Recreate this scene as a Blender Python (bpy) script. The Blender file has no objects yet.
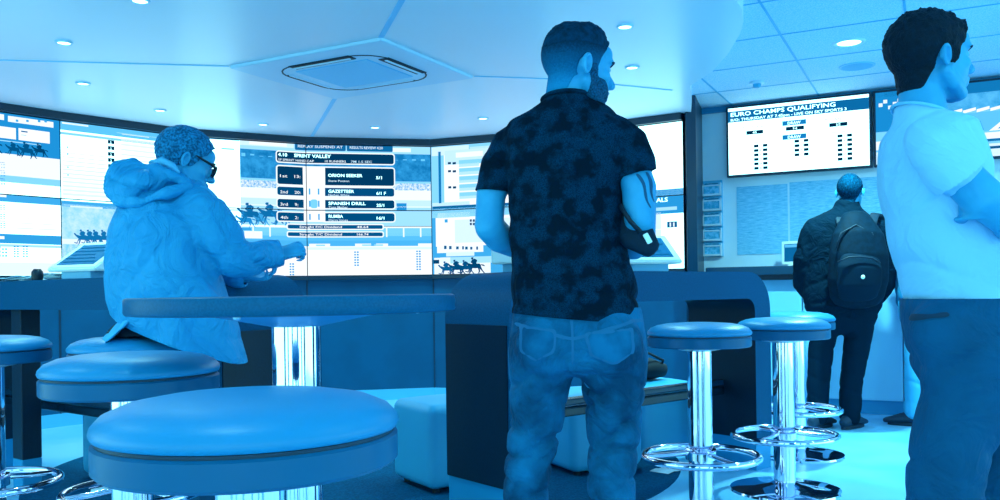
import bpy, bmesh, math, random
from mathutils import Vector, Matrix, noise, Euler
R = random.Random(7)
C = bpy.context.scene.collection
rad = math.radians
V = Vector

# ------------------------------------------------------------------ camera
FOC, CY, ROLL = 860.0, 291.0, rad(0.8)
def ray(px, py):
    u = px - 500; v = CY - py
    return ((u*math.cos(ROLL) + v*math.sin(ROLL))/FOC, (-u*math.sin(ROLL) + v*math.cos(ROLL))/FOC)
def P(px, py, z):                      # world point on the level z
    a, b = ray(px, py); Y = (z - 1.0)/b
    return V((a*Y, Y, z))
def D(px, py, Y):                      # world point at depth Y
    a, b = ray(px, py)
    return V((a*Y, Y, 1 + b*Y))
cam = bpy.data.cameras.new('camera'); co = bpy.data.objects.new('camera', cam); C.objects.link(co)
cam.sensor_width = 36; cam.lens = 36*FOC/1000; cam.shift_y = (CY - 250)/1000
cam.clip_start = 0.05
co.matrix_world = Matrix.Translation((0, 0, 1.0)) @ Matrix.Rotation(rad(90), 4, 'X') @ Matrix.Rotation(-ROLL, 4, 'Z')
bpy.context.scene.camera = co
vs = bpy.context.scene.view_settings
vs.view_transform = 'Standard'; vs.look = 'None'; vs.gamma = 1; vs.use_curve_mapping = False
vs.exposure = 0.0

# ------------------------------------------------------------------ materials
STOPS = [(0, (0, 16, 32)), (.12, (0, 42, 74)), (.25, (0, 78, 128)), (.5, (22, 135, 205)), (.75, (100, 200, 255)), (.88, (178, 228, 255)), (1, (255, 255, 255))]
def lin(c):
    c /= 255
    return c/12.92 if c <= .04045 else ((c + .055)/1.055)**2.4
def tone(g):
    g = max(0, min(1, g))
    for (a, ca), (b, cb) in zip(STOPS, STOPS[1:]):
        if g <= b:
            t = (g - a)/(b - a)
            return tuple(lin(ca[i] + (cb[i] - ca[i])*t) for i in range(3)) + (1,)
def alb(g):                            # the same colour scale for surfaces, allowing for light that bounces between blue surfaces
    c = tone(g); k = max(0, min(1, (g - .55)/.25)); k = k*k*(3 - 2*k)
    return (min(.9, c[0]*(1.2 + .5*k)), min(.95, c[1]*(1.14 - .10*k)), c[2]*.94, 1)
MATS = {}
def mat(name, g, rough=.6, metal=0.0, spec=.4, var=None, bump=None, coat=0, trans=0, wrinkle=None):
    """var = (noise scale, second tone, contrast lo, hi), bump = (noise scale, strength)"""
    if name in MATS: return MATS[name]
    m = bpy.data.materials.new(name); m.use_nodes = True
    nt = m.node_tree; b = nt.nodes['Principled BSDF']
    b.inputs['Base Color'].default_value = alb(g) if not isinstance(g, tuple) else g
    b.inputs['Roughness'].default_value = rough; b.inputs['Metallic'].default_value = metal
    b.inputs['Specular IOR Level'].default_value = spec
    if coat: b.inputs['Coat Weight'].default_value = coat; b.inputs['Coat Roughness'].default_value = .15
    if trans: b.inputs['Transmission Weight'].default_value = trans
    tc = nt.nodes.new('ShaderNodeTexCoord')
    if var:
        n = nt.nodes.new('ShaderNodeTexNoise'); n.inputs['Scale'].default_value = var[0]; n.inputs['Detail'].default_value = 5
        nt.links.new(tc.outputs['Object'], n.inputs['Vector'])
        r = nt.nodes.new('ShaderNodeValToRGB')
        r.color_ramp.elements[0].position = var[2] if len(var) > 2 else .4
        r.color_ramp.elements[1].position = var[3] if len(var) > 3 else .6
        r.color_ramp.elements[0].color = alb(g); r.color_ramp.elements[1].color = alb(var[1])
        nt.links.new(n.outputs['Fac'], r.inputs['Fac']); nt.links.new(r.outputs['Color'], b.inputs['Base Color'])
    if bump:
        n = nt.nodes.new('ShaderNodeTexNoise'); n.inputs['Scale'].default_value = bump[0]; n.inputs['Detail'].default_value = 4
        nt.links.new(tc.outputs['Object'], n.inputs['Vector'])
        bp = nt.nodes.new('ShaderNodeBump'); bp.inputs['Strength'].default_value = bump[1]; bp.inputs['Distance'].default_value = .01
        nt.links.new(n.outputs['Fac'], bp.inputs['Height']); nt.links.new(bp.outputs['Normal'], b.inputs['Normal'])
    if wrinkle:                          # (scale, depth): soft cloth creases
        n2 = nt.nodes.new('ShaderNodeTexNoise'); n2.inputs['Scale'].default_value = wrinkle[0]; n2.inputs['Detail'].default_value = 3; n2.inputs['Distortion'].default_value = 2.2
        nt.links.new(tc.outputs['Object'], n2.inputs['Vector'])
        b2 = nt.nodes.new('ShaderNodeBump'); b2.inputs['Strength'].default_value = .8; b2.inputs['Distance'].default_value = wrinkle[1]
        nt.links.new(n2.outputs['Fac'], b2.inputs['Height'])
        if bump: nt.links.new(bp.outputs['Normal'], b2.inputs['Normal'])
        nt.links.new(b2.outputs['Normal'], b.inputs['Normal'])
    MATS[name] = m
    return m
SCREEN_POWER = 1.15
def emi(g, strength=None, noise_to=None, scale=8):
    key = 'screen_tone_%d_%s_%s_%s' % (round(g*100), strength, noise_to, scale)
    if key in MATS: return MATS[key]
    m = bpy.data.materials.new(key); m.use_nodes = True
    nt = m.node_tree; nt.nodes.remove(nt.nodes['Principled BSDF'])
    e = nt.nodes.new('ShaderNodeEmission'); e.inputs['Color'].default_value = tone(g) if g < .985 else (.46, .95, 1.0, 1)
    e.inputs['Strength'].default_value = strength or (3.1 if g >= .985 else SCREEN_POWER)
    if noise_to is not None:
        tc = nt.nodes.new('ShaderNodeTexCoord')
        n = nt.nodes.new('ShaderNodeTexNoise'); n.inputs['Scale'].default_value = scale; n.inputs['Detail'].default_value = 6; n.inputs['Roughness'].default_value = .7
        r = nt.nodes.new('ShaderNodeValToRGB'); r.color_ramp.elements[0].position = .38; r.color_ramp.elements[1].position = .62
        r.color_ramp.elements[0].color = tone(g); r.color_ramp.elements[1].color = tone(noise_to)
        nt.links.new(tc.outputs['Object'], n.inputs['Vector']); nt.links.new(n.outputs['Fac'], r.inputs['Fac'])
        nt.links.new(r.outputs['Color'], e.inputs['Color'])
    nt.links.new(e.outputs['Emission'], nt.nodes['Material Output'].inputs['Surface'])
    MATS[key] = m
    return m
CHROME = mat('chrome', (.92, .87, 1, 1), .06, 1.0)
STEEL = mat('brushed_steel', (.45, .68, .85, 1), .3, 1.0)
BLACK = mat('black_plastic', .05, .45)
WHITE_PL = mat('white_plastic', .93, .35)

# ------------------------------------------------------------------ object helpers
def link(name, mesh, parent=None):
    o = bpy.data.objects.new(name, mesh); C.objects.link(o)
    if parent: o.parent = parent
    return o
def obj(name, bm, mats, parent=None, smooth=False, angle=None):
    me = bpy.data.meshes.new(name)
    if smooth:
        for f in bm.faces: f.smooth = True
    bm.to_mesh(me); bm.free()
    for m in (mats if isinstance(mats, (list, tuple)) else [mats]): me.materials.append(m)
    if angle is not None: me.set_sharp_from_angle(angle=rad(angle))
    return link(name, me, parent)
def tag(o, label, cat, group=None):
    o['label'] = label; o['category'] = cat
    if group: o['group'] = group
    return o
def thing(name, label, cat, loc=(0, 0, 0), rz=0, group=None):
    o = bpy.data.objects.new(name, None); C.objects.link(o); o.empty_display_size = .1
    o.location = loc; o.rotation_euler = (0, 0, rz)
    return tag(o, label, cat, group)
def struct(name, bm, m, smooth=False, angle=None):
    o = obj(name, bm, m, None, smooth, angle); o['kind'] = 'structure'
    return o
def dup(root, loc, rz, label, group=None):
    r = root.copy(); C.objects.link(r); r.location = loc; r.rotation_euler = (0, 0, rz); r['label'] = label
    if group: r['group'] = group
    for ch in [c for c in root.children]:
        c = ch.copy(); C.objects.link(c); c.parent = r
        for g in ch.children:
            d = g.copy(); C.objects.link(d); d.parent = c
    return r
def box(bm, lo, hi, M=None, mi=0):
    xs = (lo[0], hi[0]); ys = (lo[1], hi[1]); zs = (lo[2], hi[2])
    v = [bm.verts.new((M @ V((x, y, z))) if M else (x, y, z)) for x in xs for y in ys for z in zs]
    for q in ((0, 1, 3, 2), (4, 6, 7, 5), (0, 4, 5, 1), (2, 3, 7, 6), (0, 2, 6, 4), (1, 5, 7, 3)):
        bm.faces.new([v[i] for i in q]).material_index = mi
def bevel_box(lo, hi, r, seg=3, M=None):
    bm = bmesh.new(); box(bm, lo, hi)
    bmesh.ops.recalc_face_normals(bm, faces=bm.faces)
    bmesh.ops.bevel(bm, geom=bm.edges[:], offset=r, segments=seg, profile=.5, affect='EDGES')
    if M: bmesh.ops.transform(bm, matrix=M, verts=bm.verts)
    return bm
def prism(bm, poly, z0, z1, M=None, mi=0):
    """poly = (x, y) outline extruded between two levels"""
    lo = [bm.verts.new((M @ V((x, y, z0))) if M else (x, y, z0)) for x, y in poly]
    hi = [bm.verts.new((M @ V((x, y, z1))) if M else (x, y, z1)) for x, y in poly]
    n = len(poly); fs = [bm.faces.new(hi), bm.faces.new(lo[::-1])]
    for i in range(n): fs.append(bm.faces.new((lo[i], lo[(i+1) % n], hi[(i+1) % n], hi[i])))
    for f in fs: f.material_index = mi
    bmesh.ops.recalc_face_normals(bm, faces=fs)
def lathe(bm, prof, n=48, c=(0, 0)):
    rings = []
    for r, z in prof:
        if r < 1e-5: rings.append([bm.verts.new((c[0], c[1], z))])
        else: rings.append([bm.verts.new((c[0] + r*math.cos(2*math.pi*i/n), c[1] + r*math.sin(2*math.pi*i/n), z)) for i in range(n)])
    for a, b in zip(rings, rings[1:]):
        for i in range(n):
            j = (i+1) % n
            if len(a) == 1 and len(b) == 1: continue
            if len(a) == 1: bm.faces.new((a[0], b[j], b[i]))
            elif len(b) == 1: bm.faces.new((a[i], a[j], b[0]))
            else: bm.faces.new((a[i], a[j], b[j], b[i]))
    bmesh.ops.recalc_face_normals(bm, faces=bm.faces)
def torus(bm, c, Rr, r, n=48, k=10, M=None):
    g = []
    for i in range(n):
        a = 2*math.pi*i/n
        row = []
        for j in range(k):
            b = 2*math.pi*j/k
            p = V(((Rr + r*math.cos(b))*math.cos(a), (Rr + r*math.cos(b))*math.sin(a), r*math.sin(b)))
            if M: p = M @ p
            row.append(bm.verts.new(p + V(c)))
        g.append(row)
    for i in range(n):
        for j in range(k):
            bm.faces.new((g[i][j], g[(i+1) % n][j], g[(i+1) % n][(j+1) % k], g[i][(j+1) % k]))
def loft(bm, pts, radii, side=(1, 0, 0), n=20, dome=True):
    pts = [V(p) for p in pts]; rings = []; side = V(side); K = len(pts)
    rr = [(r, r) if not isinstance(r, (tuple, list)) else r for r in radii]
    tans = [(pts[min(i+1, K-1)] - pts[max(i-1, 0)]).normalized() for i in range(K)]
    P_, R_, T_ = list(pts), list(rr), list(tans)
    if dome:
        e = min(rr[-1]); P_ += [pts[-1] + tans[-1]*e*.6, pts[-1] + tans[-1]*e*.9]; R_ += [(rr[-1][0]*.8, rr[-1][1]*.8), (rr[-1][0]*.4, rr[-1][1]*.4)]; T_ += [tans[-1]]*2
        e = min(rr[0]); P_ = [pts[0] - tans[0]*e*.9, pts[0] - tans[0]*e*.6] + P_; R_ = [(rr[0][0]*.4, rr[0][1]*.4), (rr[0][0]*.8, rr[0][1]*.8)] + R_; T_ = [tans[0]]*2 + T_
    for p, (ra, rb), t in zip(P_, R_, T_):
        s = side - t*side.dot(t)
        if s.length < 1e-3: s = V((0, 1, 0)) - t*t.y
        s.normalize(); o = t.cross(s)
        rings.append([bm.verts.new(p + s*ra*math.cos(2*math.pi*i/n) + o*rb*math.sin(2*math.pi*i/n)) for i in range(n)])
    fs = []
    for a, b in zip(rings, rings[1:]):
        for i in range(n): fs.append(bm.faces.new((a[i], a[(i+1) % n], b[(i+1) % n], b[i])))
    fs.append(bm.faces.new(rings[0][::-1])); fs.append(bm.faces.new(rings[-1]))
    bmesh.ops.recalc_face_normals(bm, faces=fs)
def ell(bm, c, r, M=None, u=20, v=12):
    r = (r, r, r) if not isinstance(r, (tuple, list)) else r
    X = Matrix.Translation(c) @ (M.to_4x4() if M else Matrix.Identity(4)) @ Matrix.Diagonal((*r, 1))
    bmesh.ops.create_uvsphere(bm, u_segments=u, v_segments=v, radius=1, matrix=X)
def tube_obj(name, pts, r, m, parent=None, n=8, smooth=True):
    bm = bmesh.new(); loft(bm, pts, [r]*len(pts), n=n, dome=False, side=(.3, .5, .8))
    return obj(name, bm, m, parent, smooth)

# ------------------------------------------------------------------ flat graphics for screens, posters and signs
_tc = {}
def text_geo(s):
    if s in _tc: return _tc[s]
    cu = bpy.data.curves.new('t', 'FONT'); cu.body = s; cu.size = 1; cu.offset = .010; cu.resolution_u = 2
    o = bpy.data.objects.new('t', cu); C.objects.link(o)
    dg = bpy.context.evaluated_depsgraph_get(); me = bpy.data.meshes.new_from_object(o.evaluated_get(dg))
    vs_ = [(v.co.x, v.co.y) for v in me.vertices]; fs = [tuple(p.vertices) for p in me.polygons]
    bpy.data.objects.remove(o); bpy.data.meshes.remove(me); bpy.data.curves.remove(cu)
    x0 = min(v[0] for v in vs_); x1 = max(v[0] for v in vs_)
    _tc[s] = ([((x-x0), y) for x, y in vs_], fs, x1-x0)
    return _tc[s]
class Art:
    """flat picture in local metres, x right and z up, seen from -y"""
    def __init__(s): s.bm = bmesh.new(); s.mats = []; s.layer = 0
    def mi(s, m):
        if m not in s.mats: s.mats.append(m)
        return s.mats.index(m)
    def poly(s, pts, m, lay=1):
        f = s.bm.faces.new([s.bm.verts.new((x, -.0005*lay, z)) for x, z in pts])
        f.material_index = s.mi(m if not isinstance(m, float) else emi(m)); f.normal_update()
        if f.normal.y > 0: f.normal_flip()
    def rect(s, x0, z0, x1, z1, m, lay=1): s.poly([(x0, z0), (x1, z0), (x1, z1), (x0, z1)], m, lay)
    def rrect(s, x0, z0, x1, z1, r, m, lay=1):
        x0, x1 = min(x0, x1), max(x0, x1); z0, z1 = min(z0, z1), max(z0, z1); pts = []
        for cx, cz, a in ((x1-r, z0+r, -90), (x1-r, z1-r, 0), (x0+r, z1-r, 90), (x0+r, z0+r, 180)):
            for k in range(5): t = rad(a + 90*k/4); pts.append((cx + r*math.cos(t), cz + r*math.sin(t)))
        s.poly(pts, m, lay)
    def text(s, t, x, z, h, m, w=None, lay=3, align='l'):
        vs_, fs, tw = text_geo(t); k = h/.73; kx = k if w is None else w/tw
        if align == 'c': x -= tw*kx/2
        if align == 'r': x -= tw*kx
        vv = [s.bm.verts.new((x + a*kx, -.0005*lay, z + b*k)) for a, b in vs_]
        i = s.mi(m if not isinstance(m, float) else emi(m))
        for f in fs:
            q = s.bm.faces.new([vv[j] for j in f]); q.material_index = i; q.normal_update()
            if q.normal.y > 0: q.normal_flip()
    def obj(s, name, parent): return obj(name, s.bm, s.mats, parent)
    def window(s, x0, x1, z0, z1, sx=1.0):
        """a copy cut to one panel and moved to its origin"""
        b = s.bm.copy()
        for co_, no in (((x0, 0, 0), (-1, 0, 0)), ((x1, 0, 0), (1, 0, 0)), ((0, 0, z0), (0, 0, -1)), ((0, 0, z1), (0, 0, 1))):
            bmesh.ops.bisect_plane(b, geom=b.verts[:] + b.edges[:] + b.faces[:], plane_co=co_, plane_no=no, clear_outer=True, dist=1e-6)
        for v in b.verts: v.co = V(((v.co.x - x0)*sx, v.co.y, v.co.z - z0))
        a = Art(); a.bm.free(); a.bm = b; a.mats = s.mats
        return a
# ================================================================== THE SETTING
WZ0, WZ1 = 1.16, 2.36                              # bottom and top of the video wall
KN = [(-60, 102, 276), (62, 121, 277), (182, 137, 276.5), (307, 144.5, 276), (432, 147, 274.3), (547, 135.5, 270), (683, 119, 267)]
PW = [V((-4.02, 5.80)), V((-3.37, 6.62)), V((-2.70, 7.34)), V((-1.75, 7.83)), V((-.63, 8.05)), V((.43, 7.66)), V((1.50, 6.97))]
RAFT_Z, TILE_Z = 2.42, 2.56
GU = V((.454, .891)); GW = V((.891, -.454)); WALL_U = 7.48      # the tile grid and the far right wall share one direction
floor_m = mat('pale_vinyl_floor', .73, .28, 0, .5, var=(1.5, .78), bump=(60, .02))
ceil_m = mat('white_ceiling', .88, .32, 0, .35)
tile_m = mat('ceiling_tile', .87, .75, 0, .3, var=(120, .79), bump=(150, .05))
bm = bmesh.new(); box(bm, (-6, -3, -.1), (8, 9.5, 0)); struct('floor', bm, floor_m)
bm = bmesh.new(); n = 96
prism(bm, [(-.80 + 1.83*math.cos(2*math.pi*i/n), 5.15 + 1.83*math.sin(2*math.pi*i/n)) for i in range(n)], 0, .004)
struct('floor_inlay', bm, mat('dark_carpet', .20, .9, 0, .05, var=(90, .26), bump=(200, .3)))
bm = bmesh.new(); box(bm, (-6, -3, TILE_Z), (8, 9.5, TILE_Z + .1)); struct('ceiling', bm, tile_m)
# lowered smooth raft with a curved edge
edge = [P(x, y, RAFT_Z).xy for x, y in ((736, 0), (742, 10), (743.5, 22), (740, 34), (728, 54), (712, 72), (690, 86))] + [V((1.47, 6.5)), V((1.56, 6.93))]
poly = [(.55, -2.5), (.95, 2.6)] + [tuple(p) for p in edge] + [(1.52, 7.1), (.5, 7.75), (-.6, 8.15), (-1.8, 7.95), (-2.8, 7.45), (-3.5, 6.7), (-4.2, 5.9), (-5.5, 4.0), (-5.5, -2.5)]
bm = bmesh.new(); prism(bm, poly, RAFT_Z, TILE_Z); struct('ceiling_raft', bm, ceil_m)
# tile grid bars
bm = bmesh.new(); ang = math.atan2(GW.y, GW.x)
for k in range(-3, 6):
    o = -.848 + .70*k; c = GW*o
    M = Matrix.Translation((c.x, c.y, 0)) @ Matrix.Rotation(math.atan2(GU.y, GU.x), 4, 'Z')
    box(bm, (2.2, -.007, TILE_Z - .003), (7.5, .007, TILE_Z), M)
for k in range(-5, 3):
    c = GU*(6.21 + .68*k)
    M = Matrix.Translation((c.x, c.y, 0)) @ Matrix.Rotation(ang, 4, 'Z')
    box(bm, (-3, -.007, TILE_Z - .003), (4.5, .007, TILE_Z), M)
struct('trim_1', bm, mat('ceiling_grid', .62, .5))
# shallow joints of the raft
bm = bmesh.new()
def joint(a, b, w):
    a, b = P(*a, RAFT_Z), P(*b, RAFT_Z); d = (b - a).normalized(); s = V((-d.y, d.x, 0))*w/2; d2 = V((0, 0, -.004))
    q = [a - s, b - s, b + s, a + s]; v0 = [bm.verts.new(p) for p in q]; v1 = [bm.verts.new(p + d2) for p in q]
    bm.faces.new(v1)
    for i in range(4): bm.faces.new((v0[i], v0[(i+1) % 4], v1[(i+1) % 4], v1[i]))
joint((-30, 59), (229, 66), .012); joint((381, 37), (404, -4), .03); joint((474, 76), (560, 79), .012); joint((560, 79), (672, 90), .012); joint((335, 98), (312, 136), .03)
bmesh.ops.recalc_face_normals(bm, faces=bm.faces); struct('trim_2', bm, mat('ceiling_joint', .76, .5))

# wall that carries the screens: faceted, with blue panels below and a dark bulkhead above
panel_m = mat('blue_wall_panel', .24, .45, 0, .2, var=(3, .26)); dark_m = mat('dark_bulkhead', .10, .4)
def offs(d):
    out = []
    for i, p in enumerate(PW):
        a = (PW[i] - PW[i-1]).normalized() if i else (PW[1] - PW[0]).normalized()
        b = (PW[i+1] - PW[i]).normalized() if i < len(PW)-1 else a
        t = (a + b).normalized(); out.append(p + V((-t.y, t.x))*d)      # +d = behind the screens
    return out
def ribbon(bm, d0, d1, z0, z1, mi=0):
    A, B = offs(d0), offs(d1)
    for i in range(len(PW)-1):
        prism(bm, [tuple(A[i]), tuple(A[i+1]), tuple(B[i+1]), tuple(B[i])], z0, z1, None, mi)
bm = bmesh.new(); ribbon(bm, .05, .2, .10, TILE_Z); struct('wall_back', bm, panel_m)
bm = bmesh.new(); ribbon(bm, .04, .2, 0, .10); struct('baseboard_back', bm, mat('pale_skirting', .66, .4))
bm = bmesh.new(); ribbon(bm, -.05, .05, WZ1 + .002, RAFT_Z - .001); struct('trim_3', bm, dark_m)
bm = bmesh.new(); ribbon(bm, -.012, .05, WZ0 - .035, WZ0 - .002); struct('trim_4', bm, dark_m)
bm = bmesh.new()
for i in range(1, 6):
    q = offs(.048)[i]; box(bm, (q.x - .006, q.y - .006, .1), (q.x + .006, q.y + .006, WZ0 - .04))
struct('trim_5', bm, mat('panel_seam', .14, .5))
bm = bmesh.new(); prism(bm, [tuple(PW[0]), (-5.4, 4.0), (-5.55, 4.05), tuple(PW[0] + V((-.2, .1)))], 0, TILE_Z); struct('wall_left', bm, panel_m)
e = PW[-1]
bm = bmesh.new(); prism(bm, [(e.x + .012, e.y - .06), (e.x + .10, e.y - .02), (1.80, 7.55), (1.66, 7.62), (e.x + .02, e.y + .04)], 0, TILE_Z - .001); struct('wall_return', bm, mat('dark_column', .12, .35))
# unseen piers added behind the viewpoint, for dark streaks in the chrome
pier_m = mat('dark_pier', .16, .5)
for i, (x0, x1) in enumerate(((-5.6, -4.6), (-3.1, -2.7), (-1.2, -.8), (.9, 1.3), (2.9, 3.3), (4.8, 6.0))):
    bm = bmesh.new(); box(bm, (x0, -3.0, 0), (x1, -2.8, TILE_Z)); struct('wall_pier_added_%d' % (i+1), bm, pier_m)
# far right wall
def RW(s, u=0.0): return GU*(WALL_U - u) + GW*s        # s along the wall, u out of it
def RWM(s, u, z):                                     # local frame on the wall: x along, -y out of the wall
    c = RW(s, u); return Matrix.Translation((c.x, c.y, z)) @ Matrix.Rotation(ang, 4, 'Z')
def s_of(px, u=0.0):                                   # where the sight line of a column of the photo meets the wall
    a, _ = ray(px, 291); Y = (WALL_U - u)/(GU.x*a + GU.y); return GW.x*a*Y + GW.y*Y
wall_m = mat('pale_painted_wall', .84, .5, 0, .3, var=(2, .87))
bm = bmesh.new(); box(bm, (-2.0, 0, 0), (3.6, .15, TILE_Z), RWM(0, 0, 0)); struct('wall_right', bm, wall_m)
bm = bmesh.new(); box(bm, (-1.95, -.015, 0), (3.6, 0, .1), RWM(0, 0, 0)); struct('baseboard_right', bm, mat('grey_skirting', .5, .4))
bm = bmesh.new(); box(bm, (-1.95, -.03, TILE_Z - .05), (3.6, 0, TILE_Z - .001), RWM(0, 0, 0)); struct('trim_6', bm, mat('wall_top_trim', .42, .4))

# ================================================================== AIR CONDITIONER
c4 = [P(x, y, RAFT_Z) for x, y in ((229, 66), (381, 37), (474, 76), (335, 97))]
cen = (c4[0] + c4[1] + c4[2] + c4[3])/4
ax = ((c4[1] - c4[0]) + (c4[2] - c4[3])).normalized(); LA = ((c4[1]-c4[0]).length + (c4[2]-c4[3]).length)/4; LB = ((c4[2]-c4[1]).length + (c4[3]-c4[0]).length)/4
ac = thing('air_conditioner', 'square white ceiling cassette air conditioner with four dark air slots', 'air conditioner', (cen.x, cen.y, RAFT_Z + .012), math.atan2(ax.y, ax.x))
acw = mat('air_conditioner_white', .84, .4); slot_m = mat('air_slot_dark', .08, .6)
bm = bevel_box((-LA, -LB, -.03), (LA, LB, 0), .012, 2); obj('panel', bm, acw, ac)
def rr_pts(a, b, r, k=6):
    pts = []
    for cx, cy, t0 in ((a-r, -b+r, -90), (a-r, b-r, 0), (-a+r, b-r, 90), (-a+r, -b+r, 180)):
        for i in range(k+1): t = rad(t0 + 90*i/k); pts.append((cx + r*math.cos(t), cy + r*math.sin(t)))
    return pts
bm = bmesh.new(); o_, i_ = rr_pts(LA*.70, LB*.70, .20), rr_pts(LA*.70 - .009, LB*.70 - .009, .192)
n = len(o_)
for z0, z1 in ((-.033, -.0295),):
    a = [bm.verts.new((x, y, z0)) for x, y in o_]; b = [bm.verts.new((x, y, z0)) for x, y in i_]; c = [bm.verts.new((x, y, z1)) for x, y in o_]; d = [bm.verts.new((x, y, z1)) for x, y in i_]
    for i in range(n):
        j = (i+1) % n
        bm.faces.new((a[i], b[i], b[j], a[j])); bm.faces.new((a[i], a[j], c[j], c[i])); bm.faces.new((b[j], b[i], d[i], d[j]))
bmesh.ops.recalc_face_normals(bm, faces=bm.faces); obj('groove', bm, slot_m, ac)
gr = bmesh.new(); box(gr, (-LA*.48, -LB*.48, -.034), (LA*.48, LB*.48, -.030))
g = obj('grille', gr, mat('grille_grey', .74, .5), ac)
gl = bmesh.new()
for k in range(22):
    y = -LB*.46 + LB*.92*k/21; box(gl, (-LA*.47, y - .004, -.038), (LA*.47, y + .004, -.034))
obj('grille_bars', gl, mat('grille_light', .80, .5), g)
for sx, sy in ((1, 0), (-1, 0), (0, 1), (0, -1)):
    L = (LB if sx else LA)*.40; o = (LA if sx else LB)*.655
    M = Matrix.Rotation(math.atan2(sy, sx), 4, 'Z')
    op = (sx, sy) in ((1, 0), (0, -1))                       # two louvres stand open, two are shut
    bm = bmesh.new(); box(bm, (o - (.046 if op else .003), -L, -.0345), (o + (.030 if op else .003), L, -.030), M); s = obj('air_slot', bm, slot_m, ac)
    bm = bmesh.new(); box(bm, ((o - .006, o + .012) if op else (o - .024, o - .004))[:1] + (-L*.97, -.046 if op else -.0365), ((o - .006, o + .012) if op else (o - .024, o - .004))[1:] + (L*.97, -.041 if op else -.030), M); obj('vane', bm, acw, s)

# ================================================================== DOWNLIGHTS
lamp_m = emi(1.0, 6.0)
def downlight(px, py, z, r, label, power, group='small ceiling downlights'):
    p = P(px, py, z); t = thing('ceiling_downlight', label, 'downlight', (p.x, p.y, z), 0, group)
    bm = bmesh.new(); lathe(bm, [(r*.82, -.004), (r*.86, -.010), (r*1.08, -.008), (r*1.15, 0)], 32); obj('trim_ring', bm, acw, t, True)
    bm = bmesh.new(); lathe(bm, [(0, -.005), (r*.83, -.0045), (r*.83, -.001), (0, -.001)], 32); obj('lamp_disc', bm, lamp_m, t, True)
    return t
def spot(x, y, z, power, size=rad(150), blend=1.0, r=.05):
    l = bpy.data.lights.new('downlight_or_added_spot', 'SPOT'); l.energy = power; l.color = LIGHT_COL; l.spot_size = size; l.spot_blend = blend; l.shadow_soft_size = r
    o = bpy.data.objects.new('downlight_or_added_spot', l); C.objects.link(o); o.location = (x, y, z)
LIGHT_SPOTS = []; LIGHT_COL = (.36, 1.02, 1.0)
for px, py, lb in ((64, 42, 'small round downlight above the far-left display column, nearer of that pair'), (83, 83, 'small round downlight at left, just before the curved screen wall edge'),
                   (160, 110, 'small round downlight directly above the seated man in the anorak'), (263, 124, 'small round downlight close to the wall, just left of the race results table'),
                   (375, 127, 'small round downlight close to the wall above the right end of the race results'), (483, 118, 'small round downlight just left of the man in the patterned t-shirt'),
                   (632, 67, 'small round downlight beside the nose of the bearded man'), (625, 26, 'small round downlight above and right of the bearded man\'s forehead'),
                   (140, 0, 'round downlight cut by the top edge of the picture at left')):
    t = downlight(px, py, RAFT_Z, .042, lb, 8); LIGHT_SPOTS.append((t.location.x, t.location.y, RAFT_Z - .03, 5))
t = downlight(849, 42, TILE_Z, .088, 'large oval-looking downlight in the tiled ceiling left of the white-shirted man', 20, None); LIGHT_SPOTS.append((t.location.x, t.location.y, TILE_Z - .03, 34))
p = P(857, 66, TILE_Z); t = thing('ceiling_speaker', 'flat round speaker grille in the tiled ceiling behind the large downlight', 'speaker', p)
bm = bmesh.new(); lathe(bm, [(0, -.004), (.10, -.004), (.105, -.003)], 40); obj('grille', bm, mat('speaker_grey', .66, .7), t, True)
bm = bmesh.new(); lathe(bm, [(.103, -.002), (.108, -.007), (.118, -.006), (.122, 0)], 40); obj('rim', bm, mat('speaker_rim', .74, .5), t, True)
p = P(757, 82, TILE_Z); t = thing('smoke_detector', 'small domed smoke detector on the tiled ceiling above the football screen', 'smoke detector', p)
bm = bmesh.new(); lathe(bm, [(.055, 0), (.055, -.012), (.045, -.016), (.0, -.016)], 32); obj('base', bm, acw, t, True, 40)
bm = bmesh.new(); lathe(bm, [(.032, -.015), (.030, -.035), (.018, -.045), (0, -.046)], 24); obj('dome', bm, mat('detector_grey', .6, .4), t, True)

# ================================================================== VIDEO WALL
A = Art(); COLW = 1.08
def W(px, py):
    for i in range(6):
        if px <= KN[i+1][0] or i == 5:
            x0, t0, b0 = KN[i]; x1, t1, b1 = KN[i+1]; k = (px - x0)/(x1 - x0)
            # the column recedes, so equal steps in the photo are not equal on the wall
            d0, d1 = PW[i].y, PW[i+1].y; kk = k*d0/(k*d0 + (1-k)*d1) if False else k/(k + (1-k)*d1/d0)
            t = t0 + (t1-t0)*k; b = b0 + (b1-b0)*k
            return (i + kk)*COLW, (b - py)/(b - t)*1.2
def wr(x0, y0, x1, y1, m, lay=1, r=None):
    a, b = W(x0, y0), W(x1, y1)
    if r: A.rrect(a[0], b[1], b[0], a[1], r, m, lay)
    else: A.rect(a[0], b[1], b[0], a[1], m, lay)
def wt(s, x, y, hpx, m, x1=None, lay=4, align='l'):
    a = W(x, y); h = a[1] - W(x, y + hpx)[1]
    A.text(s, a[0], a[1], h, m, None if x1 is None else W(x1, y)[0] - a[0], lay, align)
def band(col, v0, v1, m, lay=1, x0=0.0, x1=1.0): A.rect((col+x0)*COLW, v0, (col+x1)*COLW, v1, m, lay)
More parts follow.
